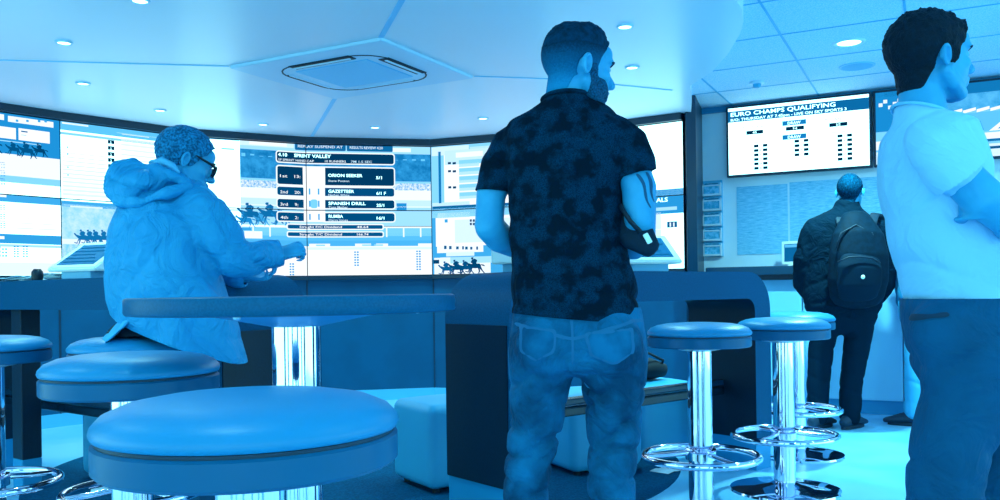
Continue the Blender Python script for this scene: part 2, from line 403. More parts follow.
def horse(cx, cz, k, m, lay=3):
    """a galloping horse with a crouched rider, facing left"""
    A.poly([(cx+x*k, cz+z*k) for x, z in ((-.42,.30),(-.55,.42),(-.62,.36),(-.50,.22),(-.36,.10),(-.20,-.02),(.1,-.04),(.34,0),(.42,.12),(.34,.24),(.1,.26),(-.2,.24))], m, lay)
    for q in (((-.30,.04),(-.20,.0),(-.42,-.22),(-.60,-.18),(-.58,-.24),(-.38,-.30)), ((-.22,.0),(-.12,0),(-.22,-.26),(-.36,-.40),(-.30,-.28)), ((.26,.02),(.40,.10),(.50,-.14),(.66,-.34),(.58,-.34),(.42,-.16)), ((.2,.02),(.32,0),(.36,-.22),(.24,-.42),(.22,-.38),(.27,-.2)),
              ((.40,.22),(.62,.16),(.66,.06),(.44,.14)), ((-.12,.24),(.12,.26),(.18,.46),(.02,.56),(-.16,.48),(-.24,.34)), ((-.16,.50),(-.06,.52),(-.06,.64),(-.18,.64),(-.22,.57))):
        A.poly([(cx+x*k, cz+z*k) for x, z in q], m, lay)
RB = random.Random(3)
def rows(x0, y0, x1, y1, n, m=.90, lay=2, frac=.35, slope=0.0):
    for k in range(n):
        y = y0 + (y1-y0)*(k+.5)/n; h = (y1-y0)/n*frac/2
        wr(x0, y - h, x1, y + h + slope, m, lay)
def digits(x, y0, y1, n, w, m=.4, lay=3):
    for k in range(n):
        y = y0 + (y1-y0)*(k+.3)/n; h = (y1-y0)/n*.55
        wr(x, y, x + w*.38, y + h, m, lay); wr(x + w*.58, y, x + w, y + h, m, lay)
# column 0 (far left): race card with two prices boxes, photo strip and lists
band(0, 0, 1.2, 1.0, 1)
band(0, .86, 1.2, .52, 2)
for a, b in (((-40, 103), (-4, 118)), ((0, 113.5), (19, 122)), ((22, 117.5), (57, 128.5))): wr(*a, *b, .97, 3)
for x in (5, 9, 28, 36, 45, 50): wr(x, 118 + (x > 20)*3, x + 2, 120.5 + (x > 20)*3, .6, 4)
wr(2, 123, 12, 126, .9, 3)
for a, b in (((-30, 118), (-2, 135)), ((2, 126), (28, 141)), ((30, 129.5), (54, 144.5))): wr(*a, *b, .98, 3)
for x in (4, 32): wr(x, 129 + (x > 20)*3, x + 5, 131 + (x > 20)*3, .35, 4); wr(x, 133 + (x > 20)*3, x + 4, 134 + (x > 20)*3, .7, 4)
wr(8, 140.5, 47, 146.5, .85, 3)
band(0, .74, .90, .97, 3)
for x, y, k in ((-38, 141, .13), (-15, 145, .12), (8, 148, .13), (26, 152, .10), (36, 153.5, .12), (46, 153, .10)): a = W(x, y); horse(a[0], a[1], k, emi(.2 + .1*RB.random()), 4)
band(0, .69, .74, .80, 3)
for k in range(3): wr(2, 162 + 8.2*k, 19, 163.5 + 8.2*k + 1, .45, 3); digits(16, 164.5 + 8.2*k, 170 + 8.2*k, 2, 3.2, .62)
rows(24, 160, 61, 192, 7, .93, 2, .5, 1.5)
band(0, .545, .60, .62, 2); wr(-20, 193, 20, 198.5, .97, 3); wr(9, 193.5, 10, 198.5, .4, 4)
for k in range(3): wr(3, 203 + 9*k, 19, 204.6 + 9*k, .45, 3); digits(15, 205.5 + 9*k, 211 + 9*k, 3, 4, .62)
rows(24, 202, 61, 232, 6, .93, 2, .5, .5)
band(0, .24, .31, .58, 2, .28, 1); wr(-8, 236, 18, 240, .98, 3); band(0, .215, .235, .85, 2)
for i, x in enumerate((6, 11, 16, 25, 32)): digits(x, 246 + (2 if i in (0, 2) else 0), 258, 5 if i > 2 else 3, 4, .55 if i > 2 else .7)
wr(-30, 262, 61, 276, .95, 2)
# column 1: list of runners, photo below
band(1, 0, 1.2, .99, 1); band(1, 1.13, 1.2, .72, 2); wr(64, 122.5, 90, 127.5, .97, 3); wr(72, 124.5, 89, 126.5, .8, 4)
band(1, 1.095, 1.115, .8, 2); wr(118, 133, 160, 139, .86, 2); wr(123, 135, 150, 138, .98, 3)
rows(64, 131, 108, 196, 16, .94, 2, .4, 4)
for k in range(6):
    wr(109, 140.5 + 6*k, 115.5, 145 + 6*k, .12, 3); A.text('2', W(111.3, 144.5 + 6*k)[0], W(111.3, 144.5 + 6*k)[1], .02, 1.0, None, 4)
for y in (147, 154, 167, 175): wr(68.5, y, 70, y + 1.6, .5, 3)
rows(122, 140, 180, 198, 12, .95, 2, .4, 2.5)
band(1, 0, .585, .86, 2); A.rect(1.0*COLW, .30, 2*COLW, .56, emi(.82, None, .90, 14), 3); band(1, .54, .585, .62, 3); wr(71, 206, 103, 209.5, .93, 4)
band(1, .25, .29, .95, 3); A.rect(1.0*COLW, .05, 2*COLW, .25, emi(.78, None, .9, 20), 3)
for x in (83, 90, 96, 104): a = W(x, 240); horse(a[0], a[1], .12, emi(.4), 4)
# column 2: white list then the race picture that runs on into column 3
band(2, 0, 1.2, .99, 1); wr(182, 137, 240, 141.5, .60, 2); wr(222, 148.5, 235, 150.5, .72, 2); wr(210, 209, 240, 211, .8, 2)
rows(212, 214, 238, 262, 8, .86, 2, .4)
L0, L1 = 240.5, 432
W0 = W
def W(px, py): return W0(px, py)[0], W0(352, py)[1]
def rb(y0, y1, m, lay=2):
    wr(L0, y0, 306.99, y1, m, lay); wr(307, y0, 431.99, y1, m, lay)
rb(140, 153.5, .84); wr(240.5, 145, 295, 150, .92, 3); wr(250, 145.5, 288, 149, .97, 4); wr(394, 147.5, 412, 151.5, .96, 4)
for a, b in ((296, 347), (348, 394)):
    wr(a, 145, b, 151.5, .35, 3, .012); 
wt('REPLAY SUSPEND AT', 299, 148.8, 2.6, .95, 344); wt('RESULTS REVIEW 4.20', 351, 149, 2.6, .95, 384)
st = emi(.42, None, .58, 9)
rb(153.5, 182.5, st, 2)
for x in range(242, 430, 9): wr(x, 157.5 + RB.random()*2, x + 4, 159 + RB.random()*2, .75, 3)
rb(181, 183, .8, 3); rb(183, 190, emi(.6, None, .97, 45), 3); rb(190, 200, .97, 3); rb(200, 206, .90, 3); rb(206, 226, .84, 3); rb(206, 207.5, .94, 4)
wr(397, 203, 407, 210, .52, 4)
for x, y, k, g_ in ((250, 216, .19, .36), (270, 215, .19, .38), (281, 218, .15, .5), (245, 221, .14, .5), (261, 220, .12, .6)):
    a = W(x, y); horse(a[0], a[1] - .02, k, emi(g_), 5)
rb(226.5, 228, .97, 5); rb(228, 236, .78, 3); rb(233, 241, .70, 3)
for x in (240, 252, 269, 386, 403, 420): wr(x, 226.5, x + 1.5, 237, .96, 5)
wr(241, 229, 251, 231.5, .6, 5); wr(244, 232, 262, 239, .97, 5); rb(240.5, 246, .66, 4)
rb(246, 280, .985, 4)
for a, b in ((309, 330), (355, 371), (376, 388), (418, 432)): wr(a, 243.5, b, 246.5, .97, 5)
for x in (316, 362, 374): wr(x, 244.3, x + 9, 245.8, .82, 6)
rb(247, 249.5, .93, 5)
for x, y0, n_ in ((354, 250.5, 6), (416, 250, 8), (289, 262, 5)): digits(x, y0, y0 + n_*2.6, n_, 4.5, .55, 6)
# results table
DK, DK2 = .17, .24
def ob(x0, y0, x1, y1, m=DK, lay=6, r=.018):
    wr(x0, y0, x1, y1, .97, lay, r*1.5); wr(x0 + 1.2, y0 + 1.2, x1 - 1.2, y1 - 1.2, m, lay + 1, r)
LY = 10
ob(276.5, 153, 396, 165)
wt('4.10', 279, 158.6, 3.4, 1.0, 288, LY); wt('SPRINT VALLEY', 295, 158.6, 3.4, 1.0, 332, LY); wt('5F SPRINT HANDICAP', 279, 163, 2.3, .95, 315, LY); wt('10 RUNNERS', 326, 163, 2.3, .95, 347, LY); wt('7M 1.5 SEC', 352, 163, 2.3, .9, 373, LY)
wr(276.5, 167, 396, 187, .97, 6, .028); wr(278, 168.3, 303.5, 185.6, DK, 7, .016); wr(326, 168.3, 394.8, 185.6, DK, 7, .016); wr(304, 167.6, 325.6, 222, .975, 8); wr(298, 168.3, 303.5, 185.6, DK, 7); wr(326, 168.3, 334, 185.6, DK, 7)
for y0, y1 in ((187, 197.5), (199, 209.5), (212, 222.5)):
    ob(276.5, y0, 308.5, y1, DK2 if y0 != 199 else .2); ob(322, y0, 396, y1, DK2 if y0 != 199 else .2)
for t, n_, nm, jk, od, y in (('1st', '13:', 'ORION SEEKER', 'Steve Ponton', '5/1', 178), ('2nd', '20:', 'GAZETTEER', 'Nathan White', '6/1 F', 193.6), ('3rd', '9:', 'SPANISH DRILL', 'Tony Mather', '25/1', 205.6), ('4th', '2:', 'RUMBA', 'Harry Jones', '16/1', 218.4)):
    wt(t, 280.5, y + 1, 2.9, .98, 288, LY); wt(n_, 295, y + 1, 2.9, .98, 301 if len(n_) > 2 else 298.5, LY)
    wt(nm, 329, y - (.8 if y < 180 else .6), 3.1, 1.0, 329 + len(nm)*2.85, LY); wt(jk, 329, y + (4.2 if y < 180 else 2.7), 2.1, .92, 329 + len(jk)*1.75, LY); wt(od, 377, y + 1, 3, 1.0, 377 + len(od)*1.9, LY)
for y in (189, 201, 214): wr(309.5 + (y == 214)*0, y, 311, y + 6, .6, 9); wr(318.5, y, 320, y + 6, .6, 9)
a = W(314.5, 203); A.rrect(a[0] - .03, a[1] - .05, a[0] + .03, a[1] + .03, .02, .78, 9)
for y, nm, v_ in ((223.8, 'Straight F/C Dividend', '48.64'), (231.2, 'Straight T/C Dividend', '166.74')):
    ob(286.5, y, 384, y + 6.2, .27, 6, .012); wt(nm, 299.5, y + 4.2, 2.3, .98, 342, LY); wt(v_, 357, y + 4.2, 2.3, .98, 368.5, LY)
W = W0
# column 4: shop information page and betting page (mostly behind the bearded man)
band(4, 0, 1.2, .62, 1); band(4, .6, 1.2, .80, 2); wr(433, 148, 470, 153, .92, 3); wr(471, 146.5, 540, 150, .88, 3); wr(445, 155, 541, 200, .985, 3); wr(446, 151, 541, 156.5, .9, 4); wr(457, 152.5, 484, 155, .97, 5)
for k in range(5):
    if k not in (2, 4): digits(449, 161 + 8*k, 164.5 + 8*k, 1, 8, .2, 5)
    wr(460, 160 + 8*k, 486, 162 + 8*k, .8, 5); wr(460, 163.5 + 8*k, 480, 165 + 8*k, .88, 5)
wr(439.5, 152, 442, 203, .42, 4); wr(433, 203, 470, 207, .9, 3); wr(433, 206.5, 541, 208, .35, 4); wr(432.5, 209, 541, 211, .8, 4)
wr(436, 212, 541, 241, .985, 3); wr(438, 213, 470, 216, .9, 4); wr(445, 219, 448, 222, .6, 4); rows(455, 218, 541, 239, 5, .93, 4)
for x, y in ((470, 218.5), (473, 218.5), (470, 222), (473, 222)): wr(x, y, x + 2, y + 2.2, .2, 5)
wr(437, 242.5, 483, 250.5, .97, 3)
for x in (444, 449, 456, 462, 465, 470, 476): wr(x, 244 + RB.random()*2, x + 1.6 + RB.random(), 248.5, .3, 4)
wr(446, 251.5, 474, 254.5, .93, 3); wr(440, 257, 450, 261, .95, 3); wr(433, 259.5, 439, 263, .2, 4)
wr(434, 257.5, 490, 272, .96, 2)
wr(450, 256.5, 491, 261, .85, 3)
for x, y, k, g_ in ((446, 269.5, .13, .3), (456, 268.5, .14, .22), (465, 268, .13, .25), (474, 266.5, .15, .2)): a = W(x, y); horse(a[0], a[1], k, emi(g_), 5)
# column 5: white page above, price page below
band(5, 0, 1.2, 1.0, 1); wr(640, 190, 683, 192.5, .86, 2); wr(548, 196.5, 683, 211, .55, 2); wt('RACING SPECIALS', 612, 203.5, 4.2, 1.0, 667, 4); wr(655, 206, 676, 208, .85, 3)
wr(666, 220, 676, 225.5, .3, 3); wr(668.5, 220.8, 670, 225, .95, 4); wr(672, 220.8, 673.5, 225, .95, 4)
rows(560, 214, 660, 262, 6, .93, 2)
bezel_m = mat('screen_bezel', .10, .35)
WHERE = ['at the far left edge, partly cut off', 'second column from the left, behind the seated man', 'third column, left half of the race results', 'fourth column, right half of the race results', 'fifth column, just left of the bearded man', 'last column on the right, behind the bearded man']
TOPW = ['race card page with two price boxes', 'white list of runners with dark odds squares', 'stands of the racecourse and placings column', 'winner names of the results table', 'shop page with a white table', 'plain white page']
BOTW = ['race lists and a small digit grid', 'grey racetrack picture', 'galloping horses beside the fourth placing', 'dividend bars over a white form', 'betting page with a strip of horses', 'price page under a blue heading']
for i in range(6):
    a, b = PW[i], PW[i+1]; L = (b - a).length; rz = math.atan2(b.y - a.y, b.x - a.x)
    for r in (0, 1):
        z = WZ0 + .6*(1-r)
        t = thing('wall_display', ('Upper' if r == 0 else 'Lower') + ' wall display ' + WHERE[i] + ', showing ' + (TOPW if r == 0 else BOTW)[i], 'display screen', (a.x, a.y, z), rz, 'displays of the curved video wall')
        t['label'] = ('upper' if r == 0 else 'lower') + ' display in the curved wall showing the ' + (TOPW if r == 0 else BOTW)[i]
        bm = bevel_box((.0015, 0, .0015), (L - .0015, .05, .5985), .002, 1); obj('casing', bm, bezel_m, t)
        q = A.window(i*COLW + .004, (i+1)*COLW - .004, (1-r)*.6 + .004, (2-r)*.6 - .004, (L - .008)/(COLW - .008))
        s = q.obj('screen', t); s.location = (.004, 0, .004)
A.bm.free()
# ================================================================== RIGHT WALL: SCREENS, PAPERS, COUNTER
def wall_screen(x0, x1, z0, z1, art, label):
    t = thing('wall_screen', label, 'display screen', RWM(x0, .08, z0).translation, ang)
    w, h = x1 - x0, z1 - z0
    bm = bevel_box((0, 0, 0), (w, .05, h), .006, 2); obj('casing', bm, bezel_m, t)
    bm = bmesh.new(); box(bm, (w*.3, .05, h*.3), (w*.7, .08, h*.7)); obj('wall_bracket', bm, BLACK, t)
    s = art.obj('screen', t); s.location = (.018, 0, .018)
    return t
U8 = .08
sx0, sx1 = s_of(728.5, U8), s_of(874, U8)
EW, EH = sx1 - sx0 - .036, .60 - .036
E_ = Art(); E_.rect(0, 0, EW, EH, 1.0, 1)
E_.rect(0, EH*.955, EW, EH, .99, 2); E_.rect(0, EH*.79, EW, EH*.955, .36, 2)
E_.text('EURO CHAMPS QUALIFYING', EW*.02, EH*.875, EH*.062, 1.0, EW*.755, 4); E_.text('R/O: THURSDAY AT 7.45pm - LIVE ON SKY SPORTS 3', EW*.02, EH*.805, EH*.040, 1.0, EW*.83, 4)
def pill(x, z, w, h, t, g=.12, tg=1.0):
    E_.rect(EW*x, EH*z, EW*(x+w), EH*(z+h), g, 2)
    if t: E_.text(t, EW*(x + w/2), EH*(z + h*.18), EH*h*.62, tg, None, 4, 'c')
E_.text('SCOTLAND', EW*.11, EH*.675, EH*.035, .86, EW*.17, 3); E_.text('POLAND', EW*.70, EH*.675, EH*.035, .86, EW*.14, 3)
pill(.135, .585, .125, .055, '4/5'); pill(.73, .585, .125, .055, '5/2')
pill(.40, .665, .17, .07, 'DRAW', .45); pill(.425, .59, .13, .055, '9 4')
pill(.40, .46, .17, .07, 'DRAW', .45)
def pair(x, z, t):
    w = .034; E_.rect(EW*x, EH*z, EW*(x+w), EH*(z+.042), .12, 2); E_.rect(EW*(x+.066), EH*z, EW*(x+.10), EH*(z+.042), .12, 2); E_.text(t, EW*(x+.05), EH*(z+.006), EH*.03, .35, None, 3, 'c')
for k, t in enumerate(('7', '8', '9', '20', '28', '40')): pair(.19, .385 - .066*k, t)
for k, t in enumerate(('5', '11/2', '9', '17')): pair(.485, .405 - .066*k, t)
for k, t in enumerate(('13/2', '6', '13', '12', '25', '50')): pair(.785, .425 - .066*k, t)
for x, z in ((.14, .455), (.74, .5)): E_.rect(EW*x, EH*z, EW*(x+.1), EH*(z+.008), .85, 2)
wall_screen(sx0, sx1, 1.937, 2.537, E_, 'large white wall screen headed EURO CHAMPS QUALIFYING with rows of odds')
qx0 = sx1 + .012; qx1 = qx0 + 1.16; QW = qx1 - qx0 - .036
Q = Art(); Q.rect(0, 0, QW, EH, .78, 1)
Q.rect(0, EH*.45, QW*.30, EH, .50, 2); Q.rect(0, EH*.93, QW*.3, EH, .35, 2)
for k in range(9): Q.rect(QW*(.02 + .03*k), EH*(.80 + .05*math.sin(k*2.1)), QW*(.045 + .03*k), EH*(.85 + .05*math.sin(k*2.1)), .95, 3)
Q.rect(QW*.12, EH*.5, QW*.30, EH*.8, .2, 3)
Q.rect(QW*.30, EH*.86, QW, EH, .42, 2); Q.rect(QW*.3, EH*.62, QW, EH*.86, emi(.55, None, .7, 6), 2)
for k in range(6): Q.poly([(QW*(.46 + .08*k), EH*.60), (QW*(.535 + .08*k), EH*.63), (QW*(.535 + .08*k), EH*.67), (QW*(.46 + .08*k), EH*.64)], .98, 3)
Q.rect(QW*.3, EH*.34, QW, EH*.60, .72, 2); Q.poly([(QW*.50, EH*.36), (QW*.66, EH*.36), (QW*.64, EH*.48), (QW*.57, EH*.56), (QW*.50, EH*.55)], .42, 3)
Q.poly([(QW*.69, EH*.34), (QW*.99, EH*.34), (QW*.99, EH*.52), (QW*.80, EH*.52)], .97, 3); Q.poly([(QW*.74, EH*.36), (QW*.97, EH*.36), (QW*.97, EH*.49), (QW*.82, EH*.49)], .55, 4)
Q.rect(0, EH*.20, QW, EH*.32, .97, 2); Q.rect(QW*.55, EH*.20, QW, EH*.235, .4, 3); Q.rect(0, 0, QW, EH*.17, .93, 2); Q.rect(QW*.5, EH*.10, QW, EH*.135, .3, 3)
wall_screen(qx0, qx1, 1.937, 2.537, Q, 'wall screen behind the white-shirted man\'s head showing a racecourse picture')

# racing pages pinned on the wall
def page_mat(name, seed, g0=.60, g1=.78):
    m = bpy.data.materials.new(name); m.use_nodes = True; nt = m.node_tree; b = nt.nodes['Principled BSDF']; b.inputs['Roughness'].default_value = .45
    tc = nt.nodes.new('ShaderNodeTexCoord'); mp = nt.nodes.new('ShaderNodeMapping'); mp.inputs['Scale'].default_value = (9, 1, 70); mp.inputs['Location'].default_value = (seed, 0, seed*3)
    n = nt.nodes.new('ShaderNodeTexNoise'); n.inputs['Scale'].default_value = 1.6; n.inputs['Detail'].default_value = 5; n.inputs['Roughness'].default_value = .75
    r = nt.nodes.new('ShaderNodeValToRGB'); r.color_ramp.elements[0].position = .36; r.color_ramp.elements[1].position = .60
    r.color_ramp.elements[0].color = alb(g0); r.color_ramp.elements[1].color = alb(g1)
    nt.links.new(tc.outputs['Object'], mp.inputs['Vector']); nt.links.new(mp.outputs['Vector'], n.inputs['Vector']); nt.links.new(n.outputs['Fac'], r.inputs['Fac']); nt.links.new(r.outputs['Color'], b.inputs['Base Color'])
    return m
dk_ink = mat('page_ink', .34, .6); pale_ink = mat('page_pale', .84, .5)
def page(px0, px1, z0, z1, label, seed):
    a, b = s_of(px0), s_of(px1); t = thing('racing_page', label, 'newspaper page', RWM(a, .004, z0).translation, ang, 'racing pages pinned along the wall')
    w, h = b - a, z1 - z0
    bm = bmesh.new(); box(bm, (0, -.0015, 0), (w, .0025, h)); obj('sheet', bm, page_mat('racing_page_print_%d' % seed, seed), t)
page(738, 789, 1.28, 1.86, 'racing page pinned on the wall left of the man with the backpack', 3)
page(791, 842, 1.28, 1.87, 'racing page pinned on the wall directly behind the backpack man\'s left shoulder', 5)
page(844, 893, 1.28, 1.87, 'racing page pinned on the wall right of the backpack man\'s head', 8)

# acrylic leaflet holder
a, b = s_of(704), s_of(724)
t = thing('leaflet_holder', 'clear acrylic wall holder with five stacked leaflet pockets', 'leaflet holder', RWM(a, .004, 1.27).translation, ang)
lw, lh = b - a, .66; acr = mat('clear_acrylic', .66, .12, 0, .6); acr2 = mat('acrylic_edge', .88, .15, 0, .6); leaf_m = mat('leaflet_paper', .60, .5, 0, .3, var=(40, .74))
bm = bmesh.new(); box(bm, (0, -.004, 0), (lw, .004, lh)); obj('back_plate', bm, acr, t)
for k in range(5):
    z = .01 + .13*k; bm = bmesh.new()
    box(bm, (.006, -.047, z), (lw - .006, -.041, z + .012)); box(bm, (.006, -.047, z), (.018, -.041, z + .085)); box(bm, (lw - .018, -.047, z), (lw - .006, -.041, z + .085)); box(bm, (.006, -.045, z), (.011, -.004, z + .105)); box(bm, (lw - .011, -.045, z), (lw - .006, -.004, z + .105)); box(bm, (.006, -.045, z - .004), (lw - .006, -.004, z)); box(bm, (.006, -.047, z + .078), (lw - .006, -.041, z + .088))
    obj('pocket', bm, acr2, t)
for k, w_ in enumerate(('bottom', 'second lowest', 'middle', 'second highest', 'top')):
    M = RWM(a, .004, 1.27)
    o = thing('leaflet', 'stack-thin betting leaflet in the %s pocket of the acrylic holder' % w_, 'leaflet', M.translation, ang, 'leaflets in the acrylic holder')
    o['label'] = 'betting leaflet standing in the %s pocket of the acrylic wall holder' % w_
    z = .012 + .13*k; bm = bmesh.new(); box(bm, (.022, -.036, z), (lw - .022, -.012, z + .105)); obj('sheets', bm, leaf_m, o)
    q = Art(); q.rect(.028, z + .092, lw - .028, z + .1, dk_ink, 74); q.obj('print', o)

# writing ledge and base cabinets along the right wall
t = thing('wall_counter', 'dark-edged writing ledge on pale panels along the right wall', 'counter', RWM(-1.72, 0, 0).translation, ang)
bm = bevel_box((0, -.34, 1.10), (5.1, 0, 1.17), .008, 2); obj('worktop', bm, mat('dark_ledge', .16, .35), t)
bm = bmesh.new(); box(bm, (0, -.30, 1.06), (5.1, -.02, 1.10)); obj('ledge_rail', bm, mat('ledge_rail', .10, .4), t)
cab = mat('pale_panel', .76, .4)
for k in range(7):
    x0 = .02 + .73*k; bm = bevel_box((x0, -.22, .11), (x0 + .722, -.02, 1.06), .004, 1); obj('panel', bm, cab, t)
bm = bmesh.new(); box(bm, (.02, -.19, 0), (5.1, -.02, .11)); obj('plinth', bm, mat('grey_plinth', .52, .5), t)
# small monitor standing on the ledge
a = s_of(800, .2)
t = thing('small_monitor', 'small white-framed monitor on the ledge left of the backpack man', 'monitor', RWM(a - .03, .22, 1.17).translation, ang - .25)
bm = bevel_box((-.11, -.012, .01), (.11, .02, .20), .008, 2); obj('casing', bm, WHITE_PL, t)
q = Art(); q.rect(-.085, .035, .085, .178, .35, 26); q.rect(-.08, .15, .08, .172, .7, 27); q.obj('screen', t)
bm = bmesh.new(); box(bm, (-.05, -.03, 0), (.05, .05, .012)); obj('foot', bm, WHITE_PL, t)

# ================================================================== DESK ISLANDS (rounded arches)
top_m = mat('blue_grey_laminate', .22, .5, 0, .08, var=(150, .25)); end_m = mat('dark_end_laminate', .07, .42, 0, .25, var=(120, .09)); plinth_m = mat('pale_plinth', .50, .35)
rail_m = mat('dark_gloss_rail', .06, .2)
def island(name, label, A0, A1, depth, post=None):
    """A0, A1 = floor points of the front left and front right corners"""
    A0, A1 = V(A0), V(A1); d = A1 - A0; L = d.length
    t = thing(name, label, 'betting desk', (A0.x, A0.y, 0), math.atan2(d.y, d.x))
    H, T, RO, RI, PH = 1.085, .145, .20, .07, .17
    def arc(cx, cz, r, a0, a1, k=8): return [(cx + r*math.cos(rad(a0 + (a1-a0)*i/k)), cz + r*math.sin(rad(a0 + (a1-a0)*i/k))) for i in range(k+1)]
    outer = [(0, PH)] + arc(RO, H-RO, RO, 180, 90) + arc(L-RO, H-RO, RO, 90, 0) + [(L, PH)]
    inner = [(T, PH)] + arc(T+RI, H-T-RI, RI, 180, 90) + arc(L-T-RI, H-T-RI, RI, 90, 0) + [(L-T, PH)]
    n = len(outer); bm = bmesh.new()
    G = [[bm.verts.new((x, y, z)) for x, z in loop] for y in (0, depth) for loop in (outer, inner)]
    for i in range(n-1):
        bm.faces.new((G[0][i], G[0][i+1], G[1][i+1], G[1][i])); bm.faces.new((G[2][i+1], G[2][i], G[3][i], G[3][i+1]))
        bm.faces.new((G[0][i+1], G[0][i], G[2][i], G[2][i+1])); f = bm.faces.new((G[1][i], G[1][i+1], G[3][i+1], G[3][i])); f.material_index = 1
    for i in (0, n-1): bm.faces.new((G[0][i], G[1][i], G[3][i], G[2][i]))
    bmesh.ops.recalc_face_normals(bm, faces=bm.faces)
    obj('arch', bm, [top_m, end_m], t, True, 30)
    for x0, x1 in ((-.004, T + .003), (L - T - .003, L + .004)):
        out = x0 < .1
        bm = bmesh.new(); X = (-.006, 0) if out else (L, L + .006)
        box(bm, (X[0], .012, PH), (X[1], depth - .012, H - RO - .03)); obj('end_cladding', bm, end_m, t)
        bm = bmesh.new(); box(bm, (max(x0, 0) + .006, .006, 0), (min(x1, L) - .006, depth - .006, PH)); obj('plinth', bm, plinth_m, t)
    bm = bevel_box((T, depth*.45, .40), (L - T, depth*.45 + .05, .445), .008, 2); obj('foot_rail', bm, rail_m, t)
    bm = bevel_box((T, depth*.45, .452), (L - T, depth*.45 + .06, .485), .008, 2); obj('foot_rail', bm, mat('dark_rail', .12, .25), t)
    if post:
        x0, x1, y0, y1 = post
        bm = bevel_box((x0, y0, PH), (x1, y1, H - T), .004, 1); obj('leg', bm, end_m, t)
        bm = bevel_box((x0, y0, 0), (x1, y1, PH), .004, 1); obj('leg_foot', bm, plinth_m, t)
    return t
Bk = P(447, 475, .17).xy; Rt = P(777, 468, 0).xy
ISL_A, ISL_B = V((.035, 3.565)), V((1.50, 4.78))
ir = island('betting_desk', 'dark rounded arch desk behind the bearded man with a white terminal on it', ISL_A, ISL_B, .45)
il = island('betting_desk', 'dark rounded arch desk in front of the seated man at left', (-3.20, 4.895), (-1.09, 3.33), .45, (.80, .905, .04, .14))
ra, la = ir.rotation_euler.z, il.rotation_euler.z
def on(isl, x, y, z=1.086): return isl.matrix_basis @ V((x, y, z))

# self service terminals: slanted white consoles
def terminal(isl, x, y, rz, label, w=.32):
    p = on(isl, x, y); t = thing('betting_terminal', label, 'terminal', p, isl.rotation_euler.z + rz, 'white betting terminals')
    hw = w/2; prof = [(-.13, .04), (-.13, .058), (.09, .195), (.14, .195), (.14, .04)]
    bm = bmesh.new(); lo = [bm.verts.new((-hw, y_, z)) for y_, z in prof]; hi = [bm.verts.new((hw, y_, z)) for y_, z in prof]
    bm.faces.new(lo); bm.faces.new(hi[::-1]); n = len(prof)
    for i in range(n): bm.faces.new((lo[i], lo[(i+1) % n], hi[(i+1) % n], hi[i]))
    bmesh.ops.recalc_face_normals(bm, faces=bm.faces); bmesh.ops.bevel(bm, geom=bm.edges[:], offset=.006, segments=2, affect='EDGES')
    obj('housing', bm, WHITE_PL, t, False)
    th = math.atan2(.137, .22); M = Matrix.Translation((0, -.13, .0585)) @ Matrix.Rotation(th, 4, 'X')
    bm = bmesh.new(); box(bm, (-hw + .036, .03, 0), (hw - .036, .23, .0015), M); s = obj('screen', bm, mat('terminal_screen', .33, .12, 0, .5), t)
    bm = bmesh.new()
    for k in range(5): box(bm, (-hw + .05, .05 + .035*k, .0015), (hw - .05 - .03*(k % 3), .060 + .035*k, .0022), M)
    obj('screen_text', bm, emi(.48, .7), s)
    bm = bevel_box((-hw*.62, -.10, 0), (hw*.62, .13, .048), .006, 2); obj('base', bm, mat('terminal_base', .72, .35), t)
    return t
terminal(ir, 1.10, .22, -.5, 'white slanted betting terminal right of the bearded man\'s elbow')
terminal(ir, .40, .27, 0, 'white betting terminal mostly hidden behind the bearded man')
terminal(il, 1.24, .24, .25, 'white slanted betting terminal at the back of the seated man')
# things lying on the left desk
def paper_stack(isl, x, y, rz, label, n=3):
    t = thing('newspaper', label, 'newspaper', on(isl, x, y, 1.0855), isl.rotation_euler.z + rz)
    m = page_mat('newspaper_print', 11, .78, .96)
    for k in range(n):
        bm = bmesh.new(); N = 14
        for i in range(N):
            for j in range(2): pass
        g = [[bm.verts.new((-.19 + .38*i/N, -.13 + .26*j, .003 + .006*k + .03*math.sin(i*.5 + k*1.3)**2*(.3 + .7*i/N))) for j in range(2)] for i in range(N+1)]
        for i in range(N): bm.faces.new((g[i][0], g[i+1][0], g[i+1][1], g[i][1]))
        bmesh.ops.rotate(bm, verts=bm.verts, cent=(0, 0, 0), matrix=Matrix.Rotation(.12*k - .1, 3, 'Z'))
        o = obj('sheet', bm, m, t, True); sd = o.modifiers.new('t', 'SOLIDIFY'); sd.thickness = .002
    return t
paper_stack(il, .86, .20, .3, 'spread newspaper on the left desk beside the white terminal')
t = thing('pen_pot', 'small black round pot on the desk edge left of the white terminal', 'pot', on(il, 1.07, .05, 1.086))
t['category'] = 'pot'
bm = bmesh.new(); lathe(bm, [(0, 0), (.024, 0), (.028, .02), (.026, .042), (.016, .056), (.012, .048), (0, .046)], 24); obj('pot', bm, BLACK, t, True, 50)
t = thing('betting_slips', 'few pale betting slips by the terminal base on the right desk', 'paper slips', on(ir, .73, .09, 1.0855), ra)
for k in range(4):
    M = Matrix.Translation((-.05 + .035*k, .01*(k % 2), .002*k)) @ Matrix.Rotation(.5*k - .6, 4, 'Z')
    bm = bmesh.new(); box(bm, (-.03, -.06, 0), (.03, .06, .0015), M); obj('slip', bm, mat('slip_and_light_patch', (.5, .75)[k % 2] if False else .86, .6), t)

